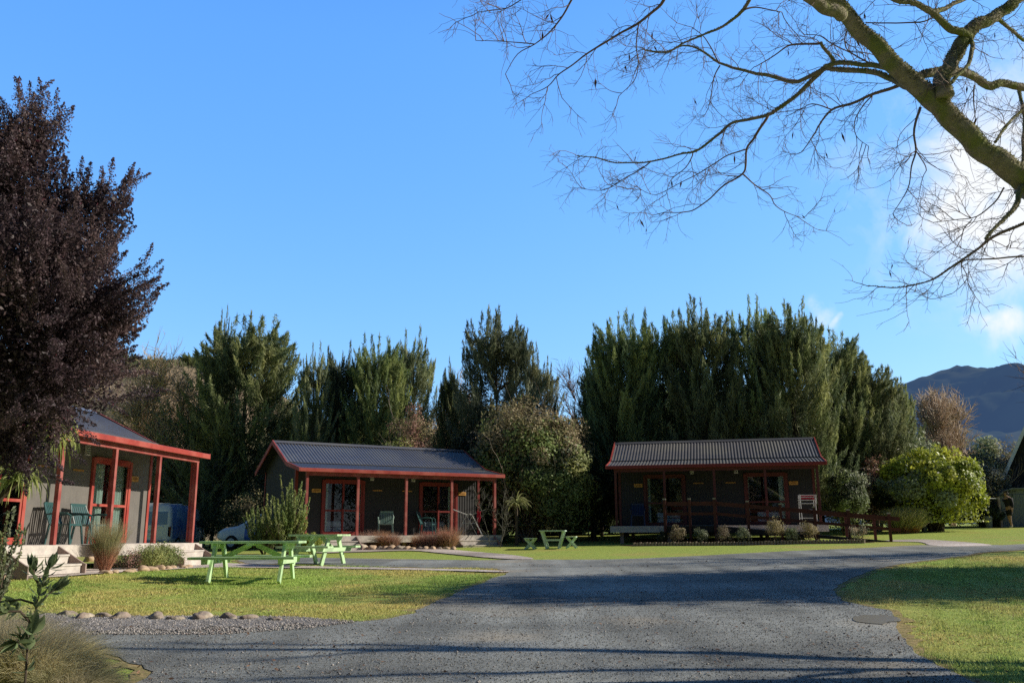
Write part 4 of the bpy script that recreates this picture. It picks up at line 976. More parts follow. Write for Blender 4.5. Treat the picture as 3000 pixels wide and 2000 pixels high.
# clothesline
clY = 40.0; q = at(2708, 1545, clY); q2 = at(2925, 1460, 44.5); g1 = G(q.x, clY); zt = at(2706, 1440, clY).z
cln = empty('clothesline', (q.x, clY, g1), 0, 'old timber clothesline post with thin wires in front of the yellow green bush', 'clothesline')
mb = MB(); mb.box(-.06, .06, -.06, .06, -.3, zt-g1); mb.box(.062, .10, -.03, .03, -.1, zt-g1-.1); mb.build('post', mat('weathered_green_post', (.17, .17, .12), (.11, .12, .09)), cln)
mb = MB(); mb.box(-.05, .05, -.6, .6, zt-g1-.12, zt-g1-.04); mb.build('crossarm', M['timberdk'], cln)
E2 = Vector((q2.x-q.x, 4.5, q2.z-g1))
mb = MB(); mb.box(E2.x-.05, E2.x+.05, E2.y-.05, E2.y+.05, -.2, E2.z+.1); mb.build('post', M['timberdk'], cln)
for yy in (-.5, 0, .5):
    mb = MB(); mb.tube([(0, yy, zt-g1-.02), (E2.x/2, (yy+E2.y+yy*.3)/2, (zt-g1+E2.z)/2-.08), (E2.x, E2.y+yy*.3, E2.z)], .008, 4); mb.build('wire', M['wire'], cln)
# person
def skin(name, pts, edges, rad, m, parent=None, root=0, sub=2):
    me = bpy.data.meshes.new(name); me.from_pydata(pts, edges, []); me.materials.append(m)
    o = bpy.data.objects.new(name, me); link(o, parent)
    sk = o.modifiers.new('s', 'SKIN'); 
    for i, rr in enumerate(rad):
        v = me.skin_vertices[0].data[i]; v.radius = (rr, rr) if not hasattr(rr, '__len__') else rr; v.use_root = (i == root)
    sb = o.modifiers.new('u', 'SUBSURF'); sb.levels = sub; sb.render_levels = sub
    for p_ in me.polygons: p_.use_smooth = True
    return o
def ensure_skin(me):
    pass
mskin = mat('skin', (.42, .26, .19)); mnavy = mat('dark_navy_jumper', (.012, .012, .02)); mblk = mat('black_shorts', (.008, .008, .01)); mhair = mat('dark_hair', (.02, .014, .01)); mshoe = mat('grey_white_shoes', (.4, .4, .4))
q = at(2964, 1559, 43.2); pe = empty('person', (q.x, 43.2, G(q.x, 43.2)), R_(12), 'person in a dark jumper and dark shorts with pale shoes walking past the iron store', 'person')
def skobj(name, chain, m, parent, sub=2):
    bm = bmesh.new(); lay = bm.verts.layers.skin.verify(); vs = []
    for (pt, par, rr) in chain:
        v = bm.verts.new(pt); v[lay].radius = (rr, rr) if not hasattr(rr, '__len__') else rr; vs.append(v)
        if par is not None: bm.edges.new((vs[par], v))
    vs[0][lay].use_root = True
    me = bpy.data.meshes.new(name); bm.to_mesh(me); bm.free(); me.materials.append(m)
    o = bpy.data.objects.new(name, me); link(o, parent); o.modifiers.new('s', 'SKIN').use_smooth_shade = True
    sb = o.modifiers.new('u', 'SUBSURF'); sb.levels = sub; sb.render_levels = sub; return o
# facing -x (walking left, slightly away); x forward negative
J = [((0, 0, .92), None, (.13, .16)), ((0, 0, 1.1), 0, (.12, .15)), ((-.02, 0, 1.32), 1, (.13, .18)), ((-.03, 0, 1.42), 2, (.09, .12)), ((-.05, 0, 1.49), 3, .05), ((-.09, 0, 1.55), 4, .055), ((-.10, 0, 1.62), 5, (.095, .075)), ((-.09, 0, 1.70), 6, (.075, .065)),
     ((0, -.18, 1.38), 3, .062), ((.03, -.23, 1.12), 8, .048), ((-.02, -.24, .90), 9, .036), ((-.03, -.24, .83), 10, (.02, .035)),
     ((0, .18, 1.38), 3, .062), ((.06, .23, 1.13), 12, .048), ((.10, .22, .90), 13, .036), ((.11, .22, .83), 14, (.02, .035)),
     ((-.02, -.09, .84), 0, .09), ((-.08, -.10, .47), 16, .062), ((-.05, -.10, .10), 17, .042), ((-.05, -.10, .05), 18, .04), ((-.16, -.10, .035), 19, .032),
     ((.02, .09, .84), 0, .09), ((.04, .10, .47), 21, .062), ((.14, .10, .12), 22, .042), ((.15, .10, .06), 23, .04), ((.05, .10, .035), 24, .032)]
for hb, base in (((-.03, -.24, .81), 11), ((.11, .22, .81), 15)):
    for f in range(4): 
        J.append(((hb[0]-.03+.018*f, hb[1], hb[2]-.02), base, .009)); J.append(((hb[0]-.035+.018*f, hb[1], hb[2]-.075-.01*(f in (1, 2))), len(J)-1, .007))
    J.append(((hb[0]-.045, hb[1], hb[2]+.01), base, .009)); J.append(((hb[0]-.06, hb[1], hb[2]-.03), len(J)-1, .008))
skobj('body', J, mskin, pe)
skobj('jumper', [((0, 0, .95), None, (.155, .185)), ((0, 0, 1.1), 0, (.15, .18)), ((-.02, 0, 1.32), 1, (.155, .205)), ((-.03, 0, 1.43), 2, (.10, .13)), ((0, -.18, 1.38), 3, .08), ((.03, -.235, 1.12), 4, .066), ((-.02, -.245, .93), 5, .052), ((0, .18, 1.38), 3, .08), ((.06, .235, 1.13), 7, .066), ((.10, .225, .93), 8, .052)], mnavy, pe)
skobj('shorts', [((0, 0, .93), None, (.15, .175)), ((-.02, -.09, .80), 0, .11), ((-.06, -.10, .55), 1, .10), ((.02, .09, .80), 0, .11), ((.035, .10, .55), 3, .10)], mblk, pe)
skobj('hair', [((-.07, 0, 1.66), None, (.09, .085)), ((-.075, 0, 1.71), 0, (.08, .078)), ((-.04, 0, 1.60), 0, .06)], mhair, pe)
for sh in (((-.05, -.10, .06), (-.17, -.10, .04)), ((.15, .10, .07), (.04, .10, .04))):
    skobj('shoe', [(sh[0], None, .05), (sh[1], 0, .04), ((sh[0][0], sh[0][1], .12), 0, .05)], mshoe, pe)
for sgn in (-1, 1):
    mb = MB(); mb.tube([(-.19, sgn*.03, 1.63), (-.2, sgn*.03, 1.63)], .009, 6); mb.build('eye', mblk, pe)
mb = MB(); mb.tube([(-.18, 0, 1.62), (-.215, 0, 1.59)], [.008, .014], 6); mb.build('nose', mskin, pe)

# ------------------------------------------------------------------ stones
GR = 'stones edging the front lawn'
srow = [(197, 1788, .13), (248, 1796, .14), (300, 1792, .13), (352, 1797, .15), (458, 1797, .16), (515, 1801, .12), (590, 1797, .18), (668, 1797, .15), (728, 1798, .13), (806, 1803, .11)]
desc = ['rounded brown', 'flat grey brown', 'dark angular', 'pale grey rounded', 'long dark', 'small low brown', 'broad flat grey', 'dark rounded', 'brown domed', 'small pale grey']
for k, (cx, cyy, s) in enumerate(srow):
    g = gp(cx, cyy+16); rock('stone', g+Vector((0, 0, s*.06)), (s*1.0, s*.65, s*.46), M['stone'], '%s stone, %s from the left in the row edging the front lawn' % (desc[k], ordn[k]), k+1, GR, k*1.3)
for k in range(11):
    g = cl('L', 2.1+k*.33+random.uniform(-.05, .05), -1.05+random.uniform(-.08, .08)); g.z = G(g.x, g.y); s = random.uniform(.09, .17)
    rock('stone', g+Vector((0, 0, s*.22)), (s*1.2, s*.8, s*.5), M['stonep'], 'pale orange stone beside the deck garden of the left cabin', 40+k, 'pale stones along the left cabin garden', k*2.)
for k, (cx, cyy, s) in enumerate([(12, 1682, .18), (48, 1680, .16), (2, 1700, .14), (486, 1643, .17), (512, 1640, .2), (262, 1640, .2), (455, 1652, .13)]):
    g = gp(cx, cyy+4); rock('stone', g+Vector((0, 0, s*.22)), (s, s*.8, s*.75), M['stonep'], 'pale orange stone beside the steps of the left cabin', 60+k, 'pale stones by the left cabin steps', k*1.1)
for k in range(15):
    cx = 1050+k*20+random.uniform(-4, 4); g = gp(cx, 1611-k*.15); s = random.uniform(.11, .2) if k else .3
    rock('stone', g+Vector((0, 0, s*.25)), (s*1.1, s*.8, s*.58), M['stonep'] if k % 3 else M['stone'], 'pale rounded stone in the row before the middle cabin garden', 80+k, 'stones along the middle cabin garden', k)

# ------------------------------------------------------------------ tussocks and small plants
def gl(c, s_, t):
    q = cl(c, s_, t); q.z = G(q.x, q.y); return q
q = gl('L', 2.9, -.5); tussock('tussock_grass', q, .92, .34, 2600, [M['tuss'], M['tussbase']], 'tall green and rust tussock growing beside the left cabin steps', 11, w=.0065, split=.5, tight=.6)
GM = 'copper tussocks along the middle cabin deck'
for k, (cx, h, n) in enumerate([(1068, .55, 900), (1092, .62, 1000), (1120, .6, 1000), (1147, .55, 900), (1228, .5, 800), (1252, .58, 900), (1275, .5, 800), (1316, .72, 1100), (1300, .5, 600)]):
    q = gp(cx, 1607); tussock('tussock_grass', q, h, .5, n, [M['tussred']], 'copper tussock, %s from the left along the middle cabin deck' % ordn[k], 20+k, group=GM, w=.012)
GF = 'straw coloured tussocks in the near left corner'
for k, (cx, cyy, h, sp, n) in enumerate([(0, 1985, .58, .8, 7000), (95, 1995, .5, .85, 8000), (190, 2015, .36, .75, 5000), (-60, 1900, .55, .8, 5000)]):
    q = gp(cx, cyy+55); tussock('tussock_grass', q, h, sp, n, [M['straw'] if k != 2 else M['tuss']], ['straw coloured drooping tussock at the very corner of the frame', 'wide straw tussock under the leafy sapling', 'greener outer tussock spilling towards the road', 'back tussock at the left edge beside the sapling'][k], 40+k, group=GF, w=.0045, lean=(.18, .05))
for k, (cx, h) in enumerate([(5, .6), (-20, .6)]):
    q = gp(cx, 1668); tussock('tussock_grass', q, h, .6, 1200, [M['tuss'], M['leafd']], 'dark green tussock left of the left cabin steps' if k == 0 else 'second dark green tussock at the frame edge left of the steps', 50+k, w=.008)
for k, cx in enumerate((2652, 2676, 2632)):
    q = gp(cx, 1572); q = at(cx, 1566, 39.0); q.z = G(q.x, 39.0); tussock('tussock_grass', q, 1.0, .8, 1500, [M['tuss'], M['tussbase']], ['gold green tussock clump in the middle behind the ramp end', 'right hand gold green tussock beside the clothesline post', 'left hand gold green tussock against the ramp rail'][k], 60+k, group='tussocks behind the ramp end', w=.016, split=.2)
leafy('shrub', gl('L', 4.75, -.62), (.5, .95, .26), 9000, (.045, .02), [M['olive'], M['leafg']], 'low spreading green shrub with tiny pale flowers before the left cabin deck', 71, clumps=46, updir=.5, mix=1, jit=.45)
leafy('shrub', gl('L', 3.75, -.5), (.3, .4, .2), 1800, (.04, .018), [M['leafd'], M['redbr']], 'small dark reddish shrub under the deck edge beside the low green one', 72, clumps=16, mix=1, jit=.5)
leafy('shrub', gp(912, 1622), (.42, .4, .36), 4200, (.06, .03), [M['leafy'], M['strap']], 'small bright yellow green shrub left of the middle cabin steps', 73, clumps=28, mix=1)
# olive shrub with upright shoots
def upright(name, c, H, W, n, leaf, mats, label, seed, shoots=60):
    rng = np.random.default_rng(seed); root = empty(name, c, 0, label, 'shrub')
    a = rng.uniform(0, 6.28, shoots); r = W*rng.uniform(0, 1, shoots)**.6
    S = np.stack([r*.35*np.cos(a), r*.35*np.sin(a), rng.uniform(.05, .45, shoots)*H], 1); S[:, 2] *= rng.uniform(.2, 1, shoots)
    D = np.stack([np.cos(a)*r*.9/W, np.sin(a)*r*.9/W, np.full(shoots, 1.4)], 1)
    Ln = (H*rng.uniform(.45, 1.0, shoots)-S[:, 2]*.8)*(1.05-.35*r/W); P = grow(S, D, np.maximum(Ln, .3), 8, rng, .07, .12)
    q, T, i, u = sample(P, rng, n, .12, 1.0)
    D2 = T*.9+unit(rng.normal(size=(n, 3)))*.9; C = q+unit(rng.normal(size=(n, 3)))*(.02+.1*(1-u)*W/1.2)[:, None]*rng.uniform(.3, 1, n)[:, None]
    s = rng.uniform(.7, 1.3, n); V, Fc = cards(C, D2, leaf[0]*s, leaf[1]*s, rng)
    npmesh('foliage', V, Fc, mats, root, mi=(rng.integers(0, len(mats), shoots))[i], v=np.clip(rng.normal(.4, .15, n)+.3*u, 0, 1))
    V, Fc = tubes(P, np.linspace(1, .3, 8)[None]*np.full((shoots, 1), .012), 4)
    b_ = grow(np.zeros((8, 3))-[0, 0, .1], np.column_stack([rng.normal(size=(8, 2))*.4, np.ones(8)]), np.full(8, H*.5), 6, rng, .1)
    V, Fc, _ = merge([(V, Fc), tubes(b_, np.full((8, 6), .02), 5)])
    npmesh('stem', V, Fc, M['bark'], root); return root
q = gp(835, 1625); upright('shrub', Vector((q.x, q.y, q.z)), 2.35, .85, 9000, (.085, .034), [M['olive'], M['olive'], M['leafg']], 'tall olive green shrub with upright shoots at the left corner of the middle cabin', 81, 70)
q = gp(775, 1623); upright('shrub', q, 1.75, .9, 6000, (.085, .034), [M['olive'], M['leafg']], 'shorter olive shrub joined to the left side of the tall one', 82, 50)
q = at(705, 1590, 39); q.z = G(q.x, 39); leafy('shrub', q, (1.3, .9, 1.45), 7000, (.10, .04), [M['leafd'], M['brownf']], 'dark brownish shrub behind the olive shrubs beside the blue car', 83, clumps=40, mix=1)
# shrub + cabbage tree right of middle cabin
q = gp(1462, 1592); leafy('shrub', q, (.52, .45, .38), 5000, (.07, .025), [M['leafd'], M['leafg']], 'low dark green dome shrub at the right end of the middle cabin steps', 84, clumps=30, mix=1)
def strappy(name, c, h, n, Lf, w, m, label, seed, cat='plant', trunk=True, droop=.13, lean=0):
    rng = np.random.default_rng(seed); root = empty(name, c, 0, label, cat)
    D = rng.normal(size=(n, 3)); D[:, 2] = np.abs(D[:, 2])*.8+.25; S = np.tile([[0, 0, h]], (n, 1))+rng.normal(size=(n, 3))*.03
    P = grow(S, D, Lf*rng.uniform(.6, 1.15, n), 6, rng, .03, 0, droop); V, Fc = ribbons(P, np.array([.6, 1, .95, .8, .5, .08])[None]*np.full((n, 1), w), rng)
    npmesh('leaves', V, Fc, m, root, v=np.repeat(rng.uniform(.1, 1, n), 5))
    if trunk: mb = MB(); mb.tube([(-lean, 0, -.2), (-lean*.9, 0, h*.5), (-lean*.35, 0, h*.85), (0, 0, h)], [.08, .06, .05, .04], 7); mb.build('trunk', M['bark'], root)
    return root
q = at(1513, 1475, 34.5); g = G(q.x, 34.5); strappy('cabbage_tree', (q.x, 34.5, g), q.z-g, 70, .62, .05, M['strap'], 'spiky cabbage tree head lit against the dark bushes right of the middle cabin', 85, 'tree')
q = at(1456, 1560, 33.2); g = G(q.x, 33.2)
bare_tree('young_tree', (q.x, 33.2, g), 2.3, 1.1, 'small bare lichen covered tree beside the right end post of the middle cabin', 86, M['lichen'], 12, 80, 260, .016, th=.006)
# strap-leaved tree behind the purple one, at the left cabin corner
q = at(118, 1250, 13.2); g = G(q.x, 13.2); strappy('cabbage_tree', (q.x, 13.2, g), q.z-g, 120, .85, .035, M['strap'], 'yellow green strappy leaved tree behind the lower edge of the purple tree', 87, 'tree', droop=.28, lean=1.1)
q = at(62, 1400, 13.0); g = G(q.x, 13.0); strappy('cabbage_tree', (q.x, 13.0, g), q.z-g, 70, .6, .03, M['strap'], 'lower yellow green strappy head under the purple tree by the left cabin door', 88, 'tree', droop=.3, lean=.75)
q = at(12, 1480, 12.4); g = G(q.x, 12.4)
upright('shrub', (q.x, 12.4, g), 1.75, .35, 1600, (.06, .03), [M['leafg'], M['leafp']], 'thin pale leaved shrub at the left frame edge before the cabin door', 89, 16)
# near leafy sapling
rng = np.random.default_rng(5)
sb_ = gp(60, 2130); sY = at(90, 1900, sb_.y)
sap = empty('sapling', sb_, 0, 'leafy sapling with a bright young leaf rosette leaning in at the lower left corner', 'sapling')
def sp(cx, cyy, dy=0): return at(cx, cyy, sb_.y+dy)-sb_
stems = [[(62, 2130, 0), (75, 1980, 0), (80, 1900, .0), (95, 1830, .03), (105, 1780, .05), (120, 1720, .05), (145, 1665, .06)],
         [(95, 1830, .03), (60, 1790, -.05), (10, 1790, -.1), (-60, 1800, -.12)], [(110, 1770, .05), (60, 1755, .1), (0, 1762, .15), (-60, 1765, .2)],
         [(105, 1780, .05), (140, 1740, .1), (165, 1722, .12)], [(85, 1880, 0), (62, 1868, -.04), (50, 1880, -.06)], [(118, 1715, .05), (100, 1690, 0), (98, 1668, 0)]]
mb = MB(); tips = []
for st in stems:
    P = [sp(*p_) for p_ in st]; mb.tube(P, [max(.003, .009-.0012*k) for k in range(len(P))], 6); tips.append(P)
mb.build('stem', M['bark'], sap)
V = []; Fc = []; vv = []
def leaf3(c, d, n, l, w):
    d = Vector(d).normalized(); n = Vector(n); s = d.cross(n).normalized(); u = s.cross(d)
    k = len(V); prof = [(0, .08), (.2, .6), (.45, 1), (.7, .8), (1, .04)]
    for t, ww_ in prof:
        for sg in (-1, 0, 1): V.append(c+d*l*t+s*sg*w*.5*ww_+u*(abs(sg)*w*.16*ww_-l*.22*t*t))
    val = random.uniform(.15, .9)
    for a_ in range(4):
        for b_ in range(2): Fc.append((k+a_*3+b_, k+a_*3+b_+1, k+(a_+1)*3+b_+1, k+(a_+1)*3+b_)); vv.append(val)
rr = random.Random(3)
def whorl(c, ax, n, l, w, op=.8):
    for k in range(n):
        r_ = Vector((rr.gauss(0, 1), rr.gauss(0, 1), rr.gauss(0, 1))).normalized()
        d = (Vector(ax)+r_*op).normalized(); leaf3(c, d, r_, l*rr.uniform(.7, 1.2), w*rr.uniform(.8, 1.2))
for P in tips:
    for a_, b_ in zip(P[1:-1], P[2:]):
        for t in (.2, .6, 1): whorl(a_.lerp(b_, t), (b_-a_).normalized()*.4+Vector((0, 0, .15)), 4, .095, .032, 1.0)
    whorl(P[-1], (P[-1]-P[-2]).normalized()+Vector((0, 0, .3)), 9, .10, .034, .75)
whorl(sp(95, 1855), (.1, -.3, .4), 6, .14, .06, 1.1)
npmesh('leaves', np.array([tuple(v) for v in V]), np.array(Fc), M['sap'], sap, v=vv, smooth=True)

# ------------------------------------------------------------------ purple foliage tree (left)
def purple_tree():
    rng = np.random.default_rng(21); Yc = 11.0
    base = Vector((at(-420, 1500, Yc).x, Yc, 0)); base.z = G(base.x, Yc)
    root = empty('purple_tree', base, 0, 'large purple bronze leaved tree filling the upper left side', 'tree')
    # crown lobes given as (px,py,r_px,dY)
    lobes = [(20, 560, 230, 0), (170, 700, 200, .2), (60, 850, 300, -.3), (232, 855, 150, .1), (300, 620, 110, .2), (325, 915, 118, -.1), (120, 1050, 260, -.2), (50, 1180, 190, 0), (232, 1050, 150, .2), (-120, 800, 300, .3), (-140, 1100, 260, .3), (95, 420, 120, .1), (-60, 450, 150, 0), (30, 1290, 110, .1)]
    C = []; Rr = []
    for (cx, cyy, rp, dy) in lobes:
        p_ = at(cx, cyy, Yc+dy*2)-base; C.append(p_); Rr.append(rp/F*Yc)
    C = np.array([tuple(c) for c in C]); Rr = np.array(Rr)
    n = 760; i = rng.choice(len(C), n, p=Rr**2/np.sum(Rr**2)); d = unit(rng.normal(size=(n, 3)))
    S = C[i]+d*(Rr[i]*rng.uniform(.25, .85, n))[:, None]
    ctr = np.array([C[:, 0].mean(), C[:, 1].mean(), C[:, 2].mean()-.6])
    out = unit(S-ctr); P = grow(S, out*1.0+np.array([0, 0, .42])+rng.normal(size=(n, 3))*.28, rng.uniform(.45, .8, n), 8, rng, .10, .03)
    m = 300000; q, T, j, u = sample(P, rng, m, 0, 1)
    rad = .13*(1-u)**.7+.012; Cc = q+unit(rng.normal(size=(m, 3)))*(rad*rng.uniform(0, 1, m)**.6)[:, None]
    s = rng.uniform(.6, 1.35, m)
    V1, F1 = cards(Cc, T*.7+rng.normal(size=(m, 3))*.7, .030*s, .016*s, rng)
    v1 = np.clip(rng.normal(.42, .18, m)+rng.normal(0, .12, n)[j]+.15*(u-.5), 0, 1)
    # dense interior leaves, darkened to paint shade inside the crown
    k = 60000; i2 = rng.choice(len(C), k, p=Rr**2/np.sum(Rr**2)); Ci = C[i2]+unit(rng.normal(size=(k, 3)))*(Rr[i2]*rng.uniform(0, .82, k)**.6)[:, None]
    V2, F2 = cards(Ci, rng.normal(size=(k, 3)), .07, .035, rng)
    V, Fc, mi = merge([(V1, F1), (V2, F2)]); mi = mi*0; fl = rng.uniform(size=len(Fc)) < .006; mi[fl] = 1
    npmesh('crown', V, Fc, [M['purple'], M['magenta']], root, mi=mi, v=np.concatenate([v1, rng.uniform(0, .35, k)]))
    V, Fc = tubes(P, np.linspace(1, .3, 8)[None]*np.full((n, 1), .005), 3)
    mb = MB(); mb.tube([(0, 0, -.3), (.1, 0, 1.2), (.5, .1, 2.4), (1.4, 0, 3.4)], [.16, .13, .09, .04], 8)
    for (cx, cyy, rp, dy) in lobes:
        e = at(cx, cyy, Yc+dy*2)-base; st = Vector((.5, .1, 2.4)); mb.tube([st, (e+st)*.5+Vector((-.05, 0, .15)), e], [.05, .03, .010], 5)
    mb.build('trunk', M['bark'], root); npmesh('twigs', V, Fc, M['bark'], root)
purple_tree()

# ------------------------------------------------------------------ evergreen row
protos = [make_proto(101, [M['ever'], M['everdk']]), make_proto(102, [M['everdk'], M['ever']], top=5, spread=.75), make_proto(103, [M['evergr'], M['ever']], n=160, top=4, spread=.9), make_proto(104, [M['everdk'], M['evergr']], n=210, top=12)]
def place_ever(cx, top, width, Yd, pi, label, rz=0):
    t = at(cx, top, Yd); g = G(t.x, Yd); H = t.z-g; W = width/F*Yd/2*(.84 if cx < 1700 else 1.0)
    return ever_tree('evergreen_tree', (t.x, Yd, g-.1), rz, protos[pi], (W/2.35, W/2.35, H/10.), label)
rows = [(735, 925, 320, 45, 0, 'broad olive evergreen left of the middle cabin, the nearest of the row'),
 (665, 905, 110, 46, 2, 'slim pointed evergreen top rising behind the broad left one'),
 (925, 1005, 120, 43, 2, 'slender evergreen with thin top just right of the broad left one'),
 (1008, 1010, 150, 45, 1, 'dark evergreen above the left end of the middle cabin roof'),
 (1110, 985, 190, 44, 0, 'bushy evergreen behind the reddish shrub, first of a pair'),
 (1215, 965, 170, 46, 2, 'airy pointed evergreen, second of the pair behind the reddish shrub'),
 (1322, 1055, 85, 45, 1, 'narrow dark spire between the middle pair and the tallest central tree'),
 (1455, 905, 240, 42, 3, 'tall ragged evergreen behind the large round brown topped bush'),
 (1575, 1010, 150, 45, 2, 'thin grey evergreen right of the tall ragged one'),
 (1750, 1035, 120, 44, 1, 'low dark evergreen at the left shoulder of the right hand grove'),
 (1815, 925, 190, 42, 0, 'first big evergreen of the right hand grove, flat topped'),
 (1935, 915, 190, 43, 1, 'second big evergreen of the right hand grove with a thin tip'),
 (2050, 885, 200, 41.5, 0, 'third big evergreen of the right hand grove above the ramp cabin'),
 (2195, 870, 190, 42, 2, 'tallest evergreen of the right hand grove with twin tips'),
 (2300, 890, 210, 41, 0, 'evergreen right of the tallest one over the ramp cabin roof end'),
 (2425, 965, 190, 43.5, 0, 'evergreen on the right slope of the grove, mid height'),
 (2520, 1045, 190, 44, 0, 'lower olive evergreen beside the mountain'),
 (2605, 1110, 120, 46, 0, 'outermost small evergreen leaning towards the mountain')]
for k, (cx, top, w, Yd, pi, lb) in enumerate(rows): place_ever(cx, top, w*1.12, Yd, pi, lb, k*1.7)
# darker back rank that closes the gaps below
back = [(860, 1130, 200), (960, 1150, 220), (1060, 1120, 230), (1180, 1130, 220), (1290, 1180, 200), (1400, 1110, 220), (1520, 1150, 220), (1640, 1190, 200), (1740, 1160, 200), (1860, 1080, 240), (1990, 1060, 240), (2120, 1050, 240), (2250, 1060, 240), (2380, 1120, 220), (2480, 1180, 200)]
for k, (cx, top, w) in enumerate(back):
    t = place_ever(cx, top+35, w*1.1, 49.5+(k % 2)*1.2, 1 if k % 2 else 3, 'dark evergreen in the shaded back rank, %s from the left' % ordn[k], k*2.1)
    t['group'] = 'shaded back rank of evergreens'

# trees on the other side of the drive, behind the viewpoint (seen reflected in the glass doors)
for k, (x, y, h) in enumerate([(-34, -12, 11), (-27, -16, 13), (-20, -14, 12), (-13, -17, 13), (-6, -15, 12), (1, -18, 14), (8, -16, 12), (15, -18, 13), (22, -16, 14), (29, -19, 13)]):
    ever_tree('evergreen_tree', (x, y, G(x, y)), k*1.3, protos[k % 4], (1.7, 1.7, h/10), 'evergreen behind the viewpoint facing the cabins across the drive', 'evergreens behind the viewpoint')

# ------------------------------------------------------------------ other trees and bushes
def bushat(name, cx, base, Yd, w, top, mats, label, seed, n=14000, leaf=(.13, .06), cat='shrub', **kw):
    t = at(cx, top, Yd); g = G(t.x, Yd); rx = w/F*Yd/2; rz = (t.z-g)/1.95
    return leafy(name, (t.x, Yd, g), (rx, rx*.8, rz), n, leaf, mats, label, seed, cat=cat, **kw)
def topbrown(CC, rng):
    z = CC[:, 2]/CC[:, 2].max(); return np.where(z+rng.normal(0, .15, len(z)) > .62, 1, np.where(rng.uniform(size=len(z)) < .82, 0, 2))
bushat('broad_tree', 1545, 1590, 38.4, 410, 1140, [M['leafg'], M['brownf'], M['leafd']], 'large rounded bush tree with brown top and green skirt between the two cabins', 201, n=90000, leaf=(.14, .075), cat='tree', clumps=170, jit=.24, mix=1, mf=topbrown, bare=160)
bushat('shrub', 1420, 1590, 39.5, 260, 1200, [M['leafd']], 'dark bush filling the gap behind the right end of the middle cabin', 202, n=12000, clumps=50)
bushat('shrub', 1650, 1590, 37.2, 210, 1300, [M['leafg'], M['olive']], 'green bush skirt at the right foot of the large rounded bush', 203, n=26000, leaf=(.13, .065), clumps=70, mix=1)
bushat('shrub', 1730, 1590, 38, 220, 1330, [M['leafd']], 'dark bush against the left end of the ramp cabin', 204, n=12000, clumps=40)
bushat('small_tree', 1205, 1590, 39, 205, 1140, [M['redbr'], M['brownf']], 'reddish brown leaved tree above the middle cabin roof', 205, n=12000, leaf=(.09, .045), cat='tree', clumps=44, mix=1, bare=120, jit=.24)
bushat('shrub', 1165, 1590, 37.5, 190, 1255, [M['leafy'], M['leafg']], 'bright yellow green bush peeping over the middle cabin roof', 206, n=11000, leaf=(.10, .05), clumps=44, mix=1)
bushat('shrub', 1085, 1590, 38.5, 170, 1262, [M['leafg'], M['leafd']], 'mid green bush just left of the bright one over the middle cabin roof', 207, n=8000, clumps=30, mix=1)
bushat('shrub', 1000, 1590, 40, 190, 1290, [M['leafd']], 'dark bush behind the left part of the middle cabin roof', 208, n=8000, clumps=30)
# loose grey green shrub with arching shoots behind the van
def arching(name, cx, top, Yd, W, mats, label, seed, shoots=170, n=26000, leaf=(.13, .03)):
    t = at(cx, top, Yd); g = G(t.x, Yd); H = t.z-g; Wm = W/F*Yd/2; rng = np.random.default_rng(seed); root = empty(name, (t.x, Yd, g), 0, label, 'tree')
    a = rng.uniform(0, 6.28, shoots); S = np.stack([rng.normal(size=shoots)*Wm*.18, rng.normal(size=shoots)*Wm*.18, rng.uniform(.05, .72, shoots)*H], 1)
    D = np.stack([np.cos(a), np.sin(a), rng.uniform(.3, 1.3, shoots)], 1); P = grow(S, D, Wm*rng.uniform(.7, 1.15, shoots)*(1.15-.55*S[:, 2]/H), 8, rng, .1, .06)
    q, T, j, u = sample(P, rng, n, .1, 1); C = q+unit(rng.normal(size=(n, 3)))*(.28*(1-u)+.05)[:, None]*rng.uniform(.2, 1, n)[:, None]
    s = rng.uniform(.6, 1.3, n); V, Fc = cards(C, T+rng.normal(size=(n, 3))*.4, leaf[0]*s, leaf[1]*s, rng)
    npmesh('crown', V, Fc, mats, root, mi=rng.integers(0, len(mats), shoots)[j], v=np.clip(rng.normal(.4, .14, n)+.25*u, 0, 1))
    V, Fc = tubes(P, np.linspace(1, .3, 8)[None]*np.full((shoots, 1), .016), 4); mb = MB(); mb.tube([(0, 0, -.2), (.05, 0, H*.4), (0, 0, H*.8)], [.1, .07, .03], 6)
    mb.build('trunk', M['bark'], root); npmesh('branches', V, Fc, M['palebark'], root)
arching('feathery_tree', 560, 1110, 45.5, 290, [M['leafp'], M['evergr'], M['leafg']], 'loose grey green feathery tree above the van', 211)
arching('feathery_tree', 640, 1270, 43.5, 230, [M['leafg'], M['everdk']], 'lower arching green tree right of the van', 212, 130, 18000)
bushat('shrub', 450, 1590, 48, 260, 1260, [M['leafd']], 'dark bush mass behind the van', 213, n=12000, clumps=44, leaf=(.16, .08))
bushat('shrub', 600, 1590, 47.5, 300, 1250, [M['leafd']], 'dark bush mass behind the feathery trees', 214, n=12000, clumps=44, leaf=(.16, .08))
bushat('shrub', 480, 1590, 46.5, 150, 1215, [M['brownf'], M['olive']], 'golden brown bush over the roof end of the left cabin', 215, n=6000, clumps=26, mix=1)
bushat('shrub', 820, 1590, 41, 240, 1300, [M['leafd']], 'dark bush behind the gable of the middle cabin', 216, n=9000, clumps=36)
